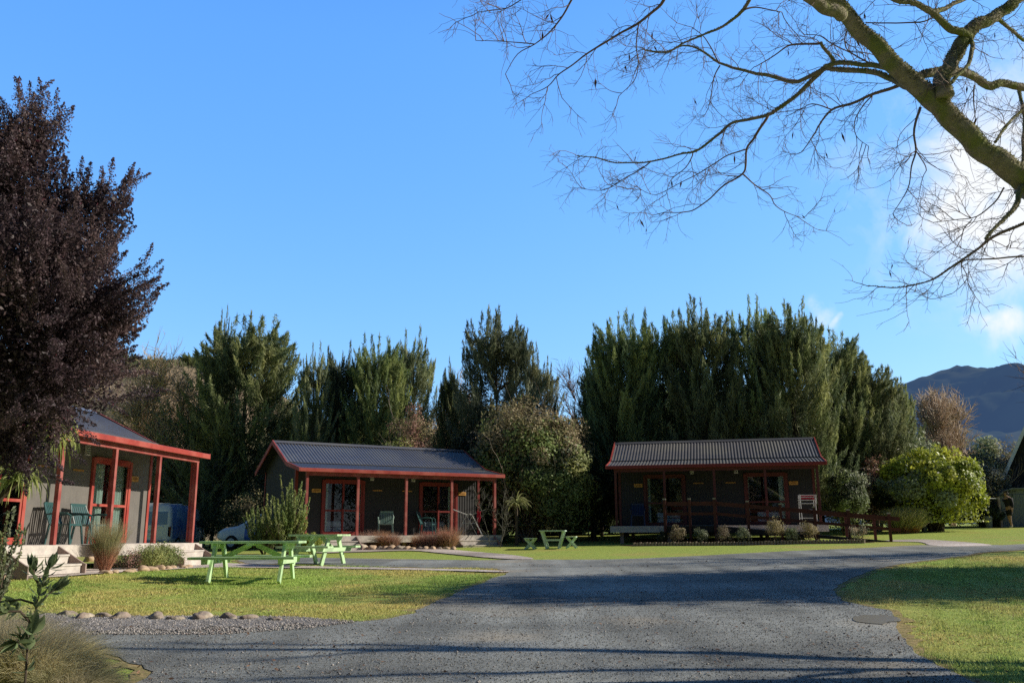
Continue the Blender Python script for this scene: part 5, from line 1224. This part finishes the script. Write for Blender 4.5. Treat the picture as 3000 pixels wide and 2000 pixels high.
# winter trees behind the left cabin
GB = 'bare pale winter trees on the slope behind the left cabin'
for k, (cx, top, Yd, w, lb) in enumerate([(395, 1020, 46, 170, 'bare pale tree nearest the purple tree'), (440, 960, 47, 160, 'tallest bare pale tree left of the evergreens'), (500, 985, 50, 170, 'bare tree with reddish twig tips beside the evergreens'), (350, 1060, 48, 170, 'bare tree half behind the purple tree'), (575, 1030, 52, 140, 'bare grey tree against the dark hill trees'), (300, 1100, 46, 170, 'leftmost low bare tree above the left cabin roof')]):
    t = at(cx, top, Yd); g = G(t.x, Yd); bare_tree('bare_tree', (t.x, Yd, g), (t.z-g)*.96, w/F*Yd/2, lb, 220+k, M['tan'], 30, 420, 2400, .07, group=GB, th=.016)
bare_tree('bare_tree', Vector((at(1640, 1000, 47).x, 47, G(3, 47))), at(1640, 1010, 47).z-G(3, 47), 1.7, 'bare purplish tree in the gap left of the right hand grove', 231, M['twig'], 24, 320, 1500, .06, th=.014)
bare_tree('bare_tree', Vector((at(1345, 1000, 47).x, 47, G(-3, 47))), at(1345, 1075, 47).z-G(-3, 47), 1.5, 'bare tree showing behind the narrow dark spire', 232, M['tan'], 20, 260, 900, .05, th=.014)
t = at(2745, 1150, 56); bare_tree('willow_tree', (t.x, 56, G(t.x, 56)), t.z-G(t.x, 56)+.6, 1.9, 'tan leafless willow standing before the blue mountain', 233, M['tan'], 50, 800, 6500, .08, th=.022)
t = at(2990, 800, 24); bare_tree('twiggy_tree', (at(3120, 900, 24).x, 24, G(13, 24)), at(3000, 740, 24).z-G(13, 24)-1.0, 2.0, 'fine twigged grey tree reaching in at the right edge above the shed', 234, M['twig'], 24, 300, 2200, .07, th=.008)
# right side bushes
bushat('shrub', 2465, 1585, 37.5, 150, 1345, [M['leafp'], M['leafg'], M['leafd']], 'glossy pale leaved bush just right of the ramp cabin', 241, n=15000, leaf=(.11, .05), clumps=60, mix=1, jit=.26)
bushat('shrub', 2550, 1585, 42, 150, 1320, [M['redbr'], M['leafd'], M['tan']], 'dusky twiggy bush between the pale bush and the yellow green one', 242, n=7000, clumps=40, mix=1, bare=200)
def sunlit_tones(CC, rng):  # sunlight painted in: yellow leaves top and right, dark ones lower left
    f = CC[:, 0]/np.abs(CC[:, 0]).max()*.5+CC[:, 2]/CC[:, 2].max(); return np.where(f+rng.normal(0, .14, len(f)) > .42, 0, np.where(f > .1, 1, 2))
bushat('shrub', 2715, 1585, 40.5, 345, 1300, [M['leafy'], M['leafp'], M['leafd']], 'big domed bush in yellow green, sunlit side painted brighter, left of the shed', 243, n=90000, leaf=(.15, .085), clumps=190, mix=1, jit=.19, fill=.15, mf=sunlit_tones)
bushat('shrub', 2650, 1585, 44, 200, 1240, [M['leafg'], M['leafp']], 'green peaked bush rising behind the yellow green dome', 244, n=12000, clumps=50, mix=1)
bushat('shrub', 2860, 1585, 46, 210, 1330, [M['tan'], M['leafp'], M['leafd']], 'twiggy grey bush right of the yellow green dome', 245, n=9000, clumps=40, mix=1, bare=260)
bushat('shrub', 2860, 1585, 50, 260, 1300, [M['olive'], M['brownf'], M['leafd']], 'olive hedge top behind the twiggy grey bush', 246, n=14000, clumps=60, mix=1)
bushat('shrub', 2960, 1585, 54, 200, 1275, [M['brownf'], M['olive']], 'brown hedge top behind the shed roof', 247, n=9000, clumps=40, mix=1)
bushat('shrub', 2880, 1585, 44.8, 120, 1470, [M['leafd']], 'dark low bush beside the iron store', 248, n=5000, clumps=24)
bushat('hedge', 2700, 1570, 52, 560, 1400, [M['leafd'], M['leafg']], 'long dark hedge closing the view behind the domed bush and the shed', 251, n=26000, leaf=(.22, .12), clumps=110, mix=1, fill=.4)
bushat('hedge', 1640, 1570, 53, 900, 1430, [M['leafd']], 'long dark hedge closing the view behind the gap between the two cabins', 252, n=30000, leaf=(.24, .13), clumps=130, fill=.4)
t = at(2870, 1215, 70); bushat('hill_tree', 2870, 1500, 75, 130, 1215, [M['leafp'], M['evergr']], 'pale tree standing out before the foot of the mountain', 249, n=7000, leaf=(.25, .12), cat='tree', clumps=30, mix=1)

# ------------------------------------------------------------------ hills
def ridge(name, pts, Yd, m, depth, base_py=1600, seed=1, det=1.):
    """terrain ridge: skyline through pts (px,py) at distance Yd, sloping towards the camera"""
    X0 = [at(p_[0], p_[1], Yd) for p_ in pts]; xs = np.array([p_.x for p_ in X0]); zs = np.array([p_.z for p_ in X0])
    nx_, ny_ = 420, 70; gx_ = np.linspace(xs.min(), xs.max(), nx_); top = np.interp(gx_, xs, zs); V = []
    for j in range(ny_):
        u = j/(ny_-1)
        for i_ in range(nx_):
            x = gx_[i_]; y = Yd-depth*(1-u) if u <= 1 else Yd
            nz_ = noise.fractal(Vector((x/depth*5+seed, y/depth*5, seed)), 1., 2., 5)
            rd = abs(noise.noise(Vector((x/depth*3.2+seed*2, y/depth*1.1, 3))))
            prof = u**.85
            z = EYE-3+(top[i_]-EYE+3)*prof*(1-(1-u)*.22*rd)+nz_*depth*.05*det*math.sin(math.pi*u)+noise.noise(Vector((x/depth*60, 0, 7)))*depth*.002*u+noise.noise(Vector((x/depth*45, y/depth*45, 2)))*depth*.004
            V.append((x, y, z))
    # back side
    for i_ in range(nx_): V.append((gx_[i_], Yd+depth*.6, EYE-5))
    I = (np.arange(ny_)[:, None]*nx_+np.arange(nx_-1)[None]).ravel()
    o = npmesh(name, np.array(V), np.stack([I, I+1, I+nx_+1, I+nx_], 1), m, smooth=True); return tag(o, kind='structure')
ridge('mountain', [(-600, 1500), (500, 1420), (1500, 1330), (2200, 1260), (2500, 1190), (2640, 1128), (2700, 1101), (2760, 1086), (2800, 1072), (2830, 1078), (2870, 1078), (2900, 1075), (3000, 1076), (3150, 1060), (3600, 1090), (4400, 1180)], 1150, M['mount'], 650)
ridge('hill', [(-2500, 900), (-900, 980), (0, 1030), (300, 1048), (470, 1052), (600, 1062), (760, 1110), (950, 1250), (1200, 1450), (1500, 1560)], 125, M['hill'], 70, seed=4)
# dark trees along the near hill crest
rng = np.random.default_rng(9)
for k in range(26):
    cx = 60+k*25+rng.uniform(-8, 8); Yd = rng.uniform(112, 124); top = 1046+rng.uniform(-12, 10)+max(0, cx-560)*.25
    t = at(cx, top, Yd); g = t.z-rng.uniform(4, 6)
    o_ = ever_tree('hill_tree', (t.x, Yd, g), k, protos[k % 4], ((.8+.4*rng.uniform()), .9, (t.z-g)/10), 'dark conifer on the crest of the brown hill behind the left cabin', 'conifers along the crest of the left hill')

# ------------------------------------------------------------------ overhanging bare tree with mossy limbs (right)
def crop(L_, s, ox): return [(ox+a*s, b*s) for a, b in L_]
def big_tree():
    rng = np.random.default_rng(77)
    base = Vector((9.4, 8.3, G(9.4, 8.3)))
    root = empty('bare_tree', base, 0, 'big leafless tree with a mossy limb sweeping in from the upper right', 'tree')
    A = lambda L_: crop(L_, .4464, 2000); B = lambda L_: crop(L_, .7228, 1300)
    limbs = []   # (pts [(px,py)], Y start, Y end, r0, r1 in photo px)
    def limb(P, y0, y1, r0, r1): limbs.append((P, y0, y1, r0/2, r1/2))
    limb(A([(2240, 1190), (2100, 1085), (1950, 980), (1850, 870), (1740, 750), (1620, 640), (1500, 530), (1400, 440), (1300, 330), (1180, 210), (1080, 110), (1000, 20), (930, -70), (850, -170), (700, -300)]), 8.0, 7.2, 88, 44)
    limb(A([(1040, 100), (960, 70), (880, 20), (800, -40), (700, -120)]), 7.3, 6.8, 50, 34)
    limb(A([(1720, 640), (1700, 540), (1740, 450), (1800, 350), (1860, 250), (1900, 190), (2000, 130), (2120, 60), (2240, -30), (2400, -120)]), 7.6, 8.4, 62, 38)
    limb(A([(1880, 240), (1780, 200), (1700, 140), (1620, 80), (1540, 30), (1430, 10), (1330, -20)]), 7.9, 7.4, 32, 14)
    limb(A([(1640, 100), (1700, 60), (1800, 20), (1900, -20)]), 7.8, 8.2, 20, 12)
    limb(A([(1890, 240), (1900, 330), (1880, 400), (1830, 470), (1750, 555)]), 7.9, 7.5, 15, 12)
    limb(A([(1560, 500), (1700, 470), (1800, 480), (1900, 500), (2000, 565), (2100, 550), (2240, 580), (2400, 560)]), 7.9, 9.0, 34, 30)
    limb(A([(1480, 570), (1350, 510), (1200, 470), (1050, 455), (930, 445)]), 7.7, 8.4, 26, 18)
    limb(A([(1440, 480), (1300, 440), (1180, 430), (1020, 415), (930, 440)]), 7.7, 8.3, 20, 16)
    limb(A([(940, 440), (860, 515), (780, 600), (650, 700), (560, 760), (430, 785), (330, 812), (230, 890), (100, 980), (0, 1008)])+B([(840, 655), (700, 660), (620, 640), (540, 632)]), 8.3, 9.6, 19, 3)
    limb(A([(560, 760), (500, 850), (460, 920), (420, 980), (412, 1080), (390, 1140), (270, 1210), (180, 1300), (80, 1370), (0, 1390)])+B([(900, 862), (850, 872)]), 8.8, 9.6, 11, 2.5)
    limb(A([(390, 1140), (470, 1210), (570, 1280), (610, 1350), (690, 1400), (790, 1430)]), 9.2, 9.4, 6, 2)
    limb(A([(420, 980), (300, 1020), (200, 1080), (100, 1140), (0, 1190)])+B([(860, 790), (790, 760)]), 9.1, 9.8, 6, 2)
    limb(B([(840, 655), (790, 690), (720, 730), (650, 770), (560, 765)]), 9.2, 9.6, 5, 2)
    limb(B([(1010, 620), (980, 680), (920, 730), (900, 790)]), 9.2, 9.4, 5, 2)
    limb(A([(930, 450), (820, 510), (720, 535), (600, 500), (480, 480), (350, 450), (240, 410), (120, 335), (0, 300)])+B([(900, 215), (820, 205)]), 8.3, 9.2, 17, 4)
    limb(A([(240, 420), (190, 320), (130, 235), (60, 180)]), 8.8, 9, 6, 3)
    limb(A([(245, 430), (210, 500), (190, 600), (170, 710)]), 8.8, 8.9, 6, 2.5)
    limb(A([(1000, 420), (960, 350), (905, 280)]), 8.2, 8.0, 14, 12)
    limb(A([(905, 285), (800, 290), (700, 300), (620, 350), (540, 400), (470, 440)]), 8.0, 8.6, 9, 3)
    limb(A([(460, -40), (390, 80), (300, 150), (200, 200), (100, 245), (0, 290)])+B([(900, 210), (800, 200)]), 7.4, 8.4, 13, 3)
    limb(A([(400, 70), (480, 45), (560, 60), (650, 80)]), 7.5, 7.6, 6, 3)
    limb(B([(900, -20), (870, 30), (790, 95), (700, 140), (620, 190), (540, 250), (470, 300), (420, 350), (350, 385)]), 7.2, 8.2, 11, 2.5)
    limb(B([(790, 100), (780, 180), (790, 260), (770, 330), (710, 390)]), 7.5, 7.9, 5, 2)
    limb(B([(530, -20), (480, 60), (430, 130), (370, 180), (300, 220), (250, 300)]), 7.0, 7.6, 7, 2)
    limb(B([(370, 180), (290, 172), (200, 166), (130, 165)]), 7.2, 7.5, 4, 2)
    limb(B([(330, -10), (260, 30), (200, 40), (140, 50)]), 7.0, 7.3, 4, 2)
    limb(A([(2250, 1180), (2210, 1250), (2200, 1340), (2150, 1400), (2050, 1490), (1990, 1570)]), 8.0, 7.6, 22, 8)
    limb([(3100, 620), (3000, 654), (2912, 694), (2854, 737), (2782, 788), (2717, 824), (2637, 842), (2543, 838)], 7.8, 8.6, 12, 2.5)
    limb(B([(2360, 1040), (2200, 1050), (2100, 1062), (2120, 1130), (2060, 1190)]), 8.2, 8.5, 6, 2)
    limb(A([(1560, 705), (1520, 850), (1530, 990), (1500, 1100), (1480, 1240), (1380, 1400)]), 7.6, 7.7, 9, 2)
    limb(A([(1530, 990), (1590, 1080), (1600, 1120)]), 7.6, 7.6, 4, 3)
    limb(A([(2260, 690), (2150, 800), (2050, 935)]), 9.0, 8.2, 13, 9)
    limb(A([(2205, 600), (2235, 720), (2235, 1000), (2220, 1180)]), 9.2, 8.2, 14, 10)
    limb(A([(1915, 560), (1910, 660), (1920, 800)]), 8.2, 8.2, 6, 3)
    limb(A([(1440, 550), (1250, 620), (1100, 680), (980, 720), (900, 820), (860, 890), (780, 1000)]), 7.8, 8.5, 12, 3)
    limb(A([(1250, 620), (1180, 700), (1130, 800), (1140, 890), (1220, 960)]), 8.0, 8.3, 5, 2)
    limb(A([(980, 720), (850, 680), (760, 720), (620, 740)]), 8.2, 8.5, 5, 2)
    limb(A([(1080, 200), (1060, 260), (1090, 330), (1200, 350), (1290, 370)]), 7.5, 7.9, 5, 3)
    limb(A([(1300, 440), (1200, 400), (1100, 350), (980, 290), (900, 240), (800, 230)]), 8.0, 8.6, 7, 3)
    limb(A([(1200, 150), (1400, 150), (1560, 150), (1640, 120)]), 8.4, 7.9, 5, 6)
    limb(A([(2050, 105), (2150, 190), (2240, 260), (2400, 340)]), 8.2, 8.8, 14, 10)
    limb(A([(2110, 1230), (2050, 1320), (1930, 1420), (1780, 1440), (1640, 1460)]), 8.0, 8.3, 6, 2)
    limb(A([(1900, 1440), (1850, 1500), (1830, 1568), (1780, 1650)]), 8.2, 8.3, 4, 2)
    # trunk: from the ground off frame to the start of the first limb
    joined = at(*limbs[0][0][0], 8.0)-base
    trunk = [(0, 0, -.3), (-.1, 0, .6), (-.7, -.1, 1.7), (-1.9, -.3, 2.6), tuple(joined*.5+Vector((-1.9, -.3, 2.6))*.5), tuple(joined)]
    mbt = MB(); mbt.tube(trunk, [.28, .24, .22, .19, .16, .14], 12); 
    mbt.build('trunk', M['moss'], root, smooth=True)
    mb = MB(); mbs = MB(); curves = []
    for (P, y0, y1, r0, r1) in limbs:
        K = len(P); pts = []
        for k, (a_, b_) in enumerate(P): pts.append(at(a_, b_, y0+(y1-y0)*k/(K-1))-base)
        # densify with Catmull-Rom
        D = []; 
        for k in range(K-1):
            a_, b_, c_, d_ = pts[max(k-1, 0)], pts[k], pts[k+1], pts[min(k+2, K-1)]
            for j in range(4):
                t = j/4; D.append(.5*((2*b_)+(c_-a_)*t+(2*a_-5*b_+4*c_-d_)*t*t+(3*b_-a_-3*c_+d_)*t**3))
        D.append(pts[-1]); n = len(D)
        rad = [(r0+(r1-r0)*k/(n-1))*(.80 if r0 > 12 else .9)/F*8*(1+.10*noise.noise(D[k]*6)) for k in range(n)]
        for k in range(1, n-1): D[k] = D[k]+Vector(noise.noise_vector(D[k]*5))*min(.03, rad[k]*.7+.006)
        (mb if r0 > 6 else mbs).tube(D, rad, 12 if r0 > 15 else 6); curves.append((np.array([tuple(d) for d in D]), r0, r1))
    # further limbs rising outside the frame (their shadows cross the drive)
    for pts, ra, rb in (([(8.7, 8.2, 1.4), (8.5, 8.9, 2.9), (8.9, 9.8, 4.6), (8.7, 10.6, 6.4), (9.3, 11.2, 8.2)], .12, .05), ([(8.9, 8.2, 1.1), (9.5, 8.5, 2.8), (9.4, 9.0, 4.9), (10.1, 9.3, 7.2)], .11, .04),
                        ([(8.6, 9.2, 3.4), (8.0, 9.9, 4.6), (8.1, 10.6, 5.6), (7.8, 11.2, 6.8)], .06, .02), ([(9.4, 8.8, 4.0), (10.2, 8.3, 5.2), (10.4, 7.8, 6.9)], .06, .025), ([(8.8, 10.2, 5.5), (9.6, 10.6, 6.3), (10.3, 10.2, 7.6)], .05, .02)):
        P_ = [Vector(q_)-base for q_ in pts]; D = []
        for k in range(len(P_)-1):
            for j in range(5): D.append(P_[k].lerp(P_[k+1], j/5)+Vector(noise.noise_vector(P_[k].lerp(P_[k+1], j/5)*3))*.08*(1 if k+j else 0))
        D.append(P_[-1]); mb.tube(D, [ra+(rb-ra)*k/(len(D)-1) for k in range(len(D))], 9)
        for rep in range(2): curves.append((np.array([tuple(d) for d in D]), 5.9, 3.))
    o = mb.build('limbs', M['moss'], root, smooth=True)
    # moss fuzz on the thick limbs
    C = []; Dd = []
    for cv, r0, r1 in curves:
        if r0 < 6: continue
        L_ = np.linalg.norm(np.diff(cv, axis=0), axis=1).sum(); n = int(L_*(r0/F*8)*30000)
        i = rng.integers(0, len(cv)-1, n); t = rng.uniform(0, 1, n)[:, None]; p_ = cv[i]*(1-t)+cv[i+1]*t
        tan = unit(cv[i+1]-cv[i]); nr = unit(np.cross(tan, rng.normal(size=(n, 3)))); u = (i+t[:, 0])/len(cv)
        keep = (nr[:, 2]*.8+nr[:, 0]*.5+.55*np.sin(p_[:, 0]*7)*np.sin(p_[:, 2]*9)+rng.normal(0, .25, n)) > .12
        rad = (r0+(r1-r0)*u)*.80/F*8
        C.append((p_+nr*(rad*rng.uniform(.95, 1.12, n))[:, None])[keep]); Dd.append((nr+rng.normal(size=(n, 3))*.5)[keep])
    C = np.concatenate(C); Dd = np.concatenate(Dd); V, Fc = cards(C, Dd, .022, .010, rng); npmesh('moss', V, Fc, M['mossf'], root, v=rng.uniform(0, 1, len(Fc)))
    # twigs: three generations
    S = []; T = []; Ls = []
    for cv, r0, r1 in curves:
        L_ = np.linalg.norm(np.diff(cv, axis=0), axis=1).sum(); n = max(2, int(L_*(7 if r0 < 12 else 2.2)))
        lo = .08 if r0 < 12 else .0
        i = np.minimum((rng.uniform(lo, 1, n)*(len(cv)-1)).astype(int), len(cv)-2); S.append(cv[i]); T.append(unit(cv[i+1]-cv[i])); Ls.append(np.full(n, .55 if r0 < 12 else .5))
        S.append(cv[-1:]); T.append(unit(cv[-1:]-cv[-2:-1])); Ls.append(np.array([.5]))
    S = np.concatenate(S); T = np.concatenate(T); Ls = np.concatenate(Ls); n = len(S)
    def side(T, k=.9):
        r = unit(np.cross(T, rng.normal(size=T.shape)*[1, 1.2, 1])); return unit(T*.75+r*k)
    P1 = grow(S, side(T), Ls*rng.uniform(.4, 1.1, n), 9, rng, .16, .015)
    q, t, _, u = sample(P1, rng, n*5, .15, 1.); P2 = grow(q, side(t, .8), rng.uniform(.10, .36, len(q)), 6, rng, .17, .02)
    q, t, _, u = sample(P2, rng, n*10, .2, 1.); P3 = grow(q, side(t, .8), rng.uniform(.05, .17, len(q)), 4, rng, .18, .02)
    tp = lambda P, r0, r1: tubes(P, np.linspace(r0, r1, P.shape[1])[None]*np.ones((len(P), 1)), 3)
    V, Fc, _ = merge([tp(P1, .0048, .002), tp(P2, .0026, .0013), tp(P3, .0017, .001)])
    mbs.build('branches', M['twig'], root, smooth=True)
    npmesh('twigs', V, Fc, M['twig'], root)
    # hanging pods
    q, t, _, u = sample(P2, rng, 90, .5, 1.)
    V1, F1 = cards(np.array([[0, 0, -.045]]*2), np.array([[0, 0, -1.]]*2), .085, .017, rng, np.array([[1., 0, 0], [0, 1., 0]]))
    pod = npmesh('seed_pod', V1, F1, M['pod'], root)
    for k in range(len(q)):
        c_ = pod if k == 0 else pod.copy()
        if k: COL.objects.link(c_); c_.parent = root
        c_.location = q[k]; c_.rotation_euler = (rng.normal(0, .25), rng.normal(0, .25), rng.uniform(0, 6)); c_.scale = [rng.uniform(.6, 1.5)]*3
M['moss'] = mat('mossy_grey_bark', (0.360, 0.300, 0.225), (0.225, 0.195, 0.143), 14, .9, .1, .8, 30, var2=(0.210, 0.225, 0.075), s2=5)
M['mossf'] = fol('grey_green_moss', (.30, .295, .15), (.18, .18, .09), (.36, .34, .19), 6, .25, .9, .05)
big_tree()
# shade trees standing outside the frame on the right (they throw the shadow across the drive)
bushat_off = [((17.2, 17.8), (3.9, 3.4, 5.8), 'dense round shade tree outside the right edge'), ((23.5, 18.8), (3.6, 3.0, 5.4), 'second dense shade tree farther right outside the frame')]
for k, (xy, rd, lb) in enumerate(bushat_off):
    leafy('shade_tree', (xy[0], xy[1], G(*xy)), rd, 60000, (.2, .11), [M['leafd'], M['everdk']], lb, 400+k, cat='tree', clumps=130, mix=1, fill=.5)

# ------------------------------------------------------------------ camera
cam = bpy.data.cameras.new('camera'); co = bpy.data.objects.new('camera', cam); COL.objects.link(co)
cam.sensor_width = 36; cam.lens = F/3000*36; cam.clip_end = 6000; cam.clip_start = .05
co.location = (0, 0, EYE); co.rotation_mode = 'QUATERNION'
co.rotation_quaternion = (Matrix.Rotation(math.pi/2+PITCH, 3, 'X') @ Matrix.Rotation(-ROLL, 3, 'Z')).to_quaternion()
sc.camera = co
# ------------------------------------------------------------------ sun and sky
AZ, EL = R_(8), R_(29)
sd = Vector((math.cos(AZ)*math.cos(EL), math.sin(AZ)*math.cos(EL), math.sin(EL)))
sl_ = bpy.data.lights.new('sun', 'SUN'); sl_.energy = 5.0; sl_.angle = R_(.55); sl_.color = (1, .93, .80)
so = bpy.data.objects.new('sun', sl_); COL.objects.link(so); so.rotation_euler = sd.to_track_quat('Z', 'Y').to_euler(); so.location = (20, 0, 20)
w = bpy.data.worlds.new('World'); sc.world = w; w.use_nodes = True; nt = w.node_tree; nt.nodes.clear(); L = nt.links
out = N(nt, 'ShaderNodeOutputWorld'); bg = N(nt, 'ShaderNodeBackground'); bg.inputs[1].default_value = .135
sky = N(nt, 'ShaderNodeTexSky', sky_type='NISHITA'); sky.sun_disc = False; sky.sun_elevation = EL; sky.sun_rotation = math.pi/2-AZ; sky.altitude = 100; sky.air_density = 1.0; sky.dust_density = .25; sky.ozone_density = 3.0
tc = N(nt, 'ShaderNodeTexCoord')
sepc = N(nt, 'ShaderNodeSeparateColor'); L.new(sky.outputs[0], sepc.inputs[0]); cmb = N(nt, 'ShaderNodeCombineColor')
for k, (mul, ex) in enumerate(((1.17, .9), (2.42, .58), (6.6, .17))):
    pw = N(nt, 'ShaderNodeMath', operation='POWER'); pw.inputs[1].default_value = ex; L.new(sepc.outputs[k], pw.inputs[0])
    ml = N(nt, 'ShaderNodeMath', operation='MULTIPLY'); ml.inputs[1].default_value = mul; L.new(pw.outputs[0], ml.inputs[0]); L.new(ml.outputs[0], cmb.inputs[k])
sxyz = N(nt, 'ShaderNodeSeparateXYZ'); L.new(tc.outputs['Generated'], sxyz.inputs[0])
fz = N(nt, 'ShaderNodeMapRange'); fz.interpolation_type = 'SMOOTHSTEP'; fz.inputs['From Min'].default_value = .5; fz.inputs['From Max'].default_value = .9; fz.inputs['To Min'].default_value = 1.; fz.inputs['To Max'].default_value = .15; L.new(sxyz.outputs[2], fz.inputs[0])
fy = N(nt, 'ShaderNodeMapRange'); fy.interpolation_type = 'SMOOTHSTEP'; fy.inputs['From Min'].default_value = .05; fy.inputs['From Max'].default_value = .78; fy.inputs['To Min'].default_value = .23; fy.inputs['To Max'].default_value = 1.; L.new(sxyz.outputs[1], fy.inputs[0])
fm = N(nt, 'ShaderNodeMath', operation='MULTIPLY'); L.new(fz.outputs[0], fm.inputs[0]); L.new(fy.outputs[0], fm.inputs[1])
hs = N(nt, 'ShaderNodeVectorMath', operation='SCALE'); L.new(cmb.outputs[0], hs.inputs[0]); L.new(fm.outputs[0], hs.inputs['Scale'])
blobs = [((2990, 560), .20, 1.0), ((2840, 640), .11, .85), ((2760, 620), .05, .5), ((2970, 300), .07, .55), ((2425, 930), .026, .7), ((2472, 955), .018, .75), ((2990, 1010), .05, .85), ((2880, 985), .03, .6), ((2790, 830), .05, .4), ((2500, 440), .06, .3), ((1175, 855), .02, .2), ((1330, 880), .025, .2)]
wn = N(nt, 'ShaderNodeTexNoise'); wn.inputs['Scale'].default_value = 12; wn.inputs['Detail'].default_value = 6; L.new(tc.outputs['Generated'], wn.inputs['Vector'])
wv = N(nt, 'ShaderNodeVectorMath', operation='MULTIPLY_ADD'); wv.inputs[1].default_value = (.11, .11, .11); L.new(wn.outputs['Color'], wv.inputs[0]); wo = N(nt, 'ShaderNodeVectorMath', operation='ADD'); wo.inputs[1].default_value = (-.055, -.055, -.055); L.new(tc.outputs['Generated'], wo.inputs[0]); L.new(wo.outputs[0], wv.inputs[2])
acc = None
for (c_, rad, k) in blobs:
    d = ray(*c_).normalized(); vd = N(nt, 'ShaderNodeVectorMath', operation='DISTANCE'); L.new(wv.outputs[0], vd.inputs[0]); vd.inputs[1].default_value = d
    mr = N(nt, 'ShaderNodeMapRange'); mr.interpolation_type = 'SMOOTHSTEP'; mr.inputs['From Min'].default_value = rad; mr.inputs['From Max'].default_value = rad*.15; mr.inputs['To Max'].default_value = k; L.new(vd.outputs['Value'], mr.inputs[0])
    if acc is None: acc = mr.outputs[0]
    else:
        mx = N(nt, 'ShaderNodeMath', operation='MAXIMUM'); L.new(acc, mx.inputs[0]); L.new(mr.outputs[0], mx.inputs[1]); acc = mx.outputs[0]
nz = N(nt, 'ShaderNodeTexNoise'); nz.inputs['Scale'].default_value = 14; nz.inputs['Detail'].default_value = 9; nz.inputs['Roughness'].default_value = .6; nz.inputs['Distortion'].default_value = .35
L.new(tc.outputs['Generated'], nz.inputs['Vector'])
m1 = N(nt, 'ShaderNodeMapRange'); m1.inputs['From Min'].default_value = .38; m1.inputs['From Max'].default_value = .68; L.new(nz.outputs[0], m1.inputs[0])
ad = N(nt, 'ShaderNodeMath', operation='MULTIPLY_ADD'); ad.inputs[1].default_value = 1.2; ad.inputs[2].default_value = -.6; L.new(acc, ad.inputs[0])
a2 = N(nt, 'ShaderNodeMath', operation='ADD'); L.new(ad.outputs[0], a2.inputs[0]); L.new(m1.outputs[0], a2.inputs[1])
a3 = N(nt, 'ShaderNodeMath', operation='MULTIPLY', use_clamp=True); L.new(a2.outputs[0], a3.inputs[0]); L.new(acc, a3.inputs[1])
mx = N(nt, 'ShaderNodeMix', data_type='RGBA'); L.new(a3.outputs[0], mx.inputs[0]); L.new(hs.outputs[0], mx.inputs[6]); mx.inputs[7].default_value = (7.2, 7.45, 7.8, 1)
L.new(mx.outputs[2], bg.inputs[0]); L.new(bg.outputs[0], out.inputs[0])
sc.view_settings.view_transform = 'Standard'; sc.view_settings.look = 'None'; sc.view_settings.exposure = 0; sc.view_settings.gamma = 1
sc.cycles.max_bounces = 6; sc.cycles.transparent_max_bounces = 8; sc.cycles.use_denoising = False
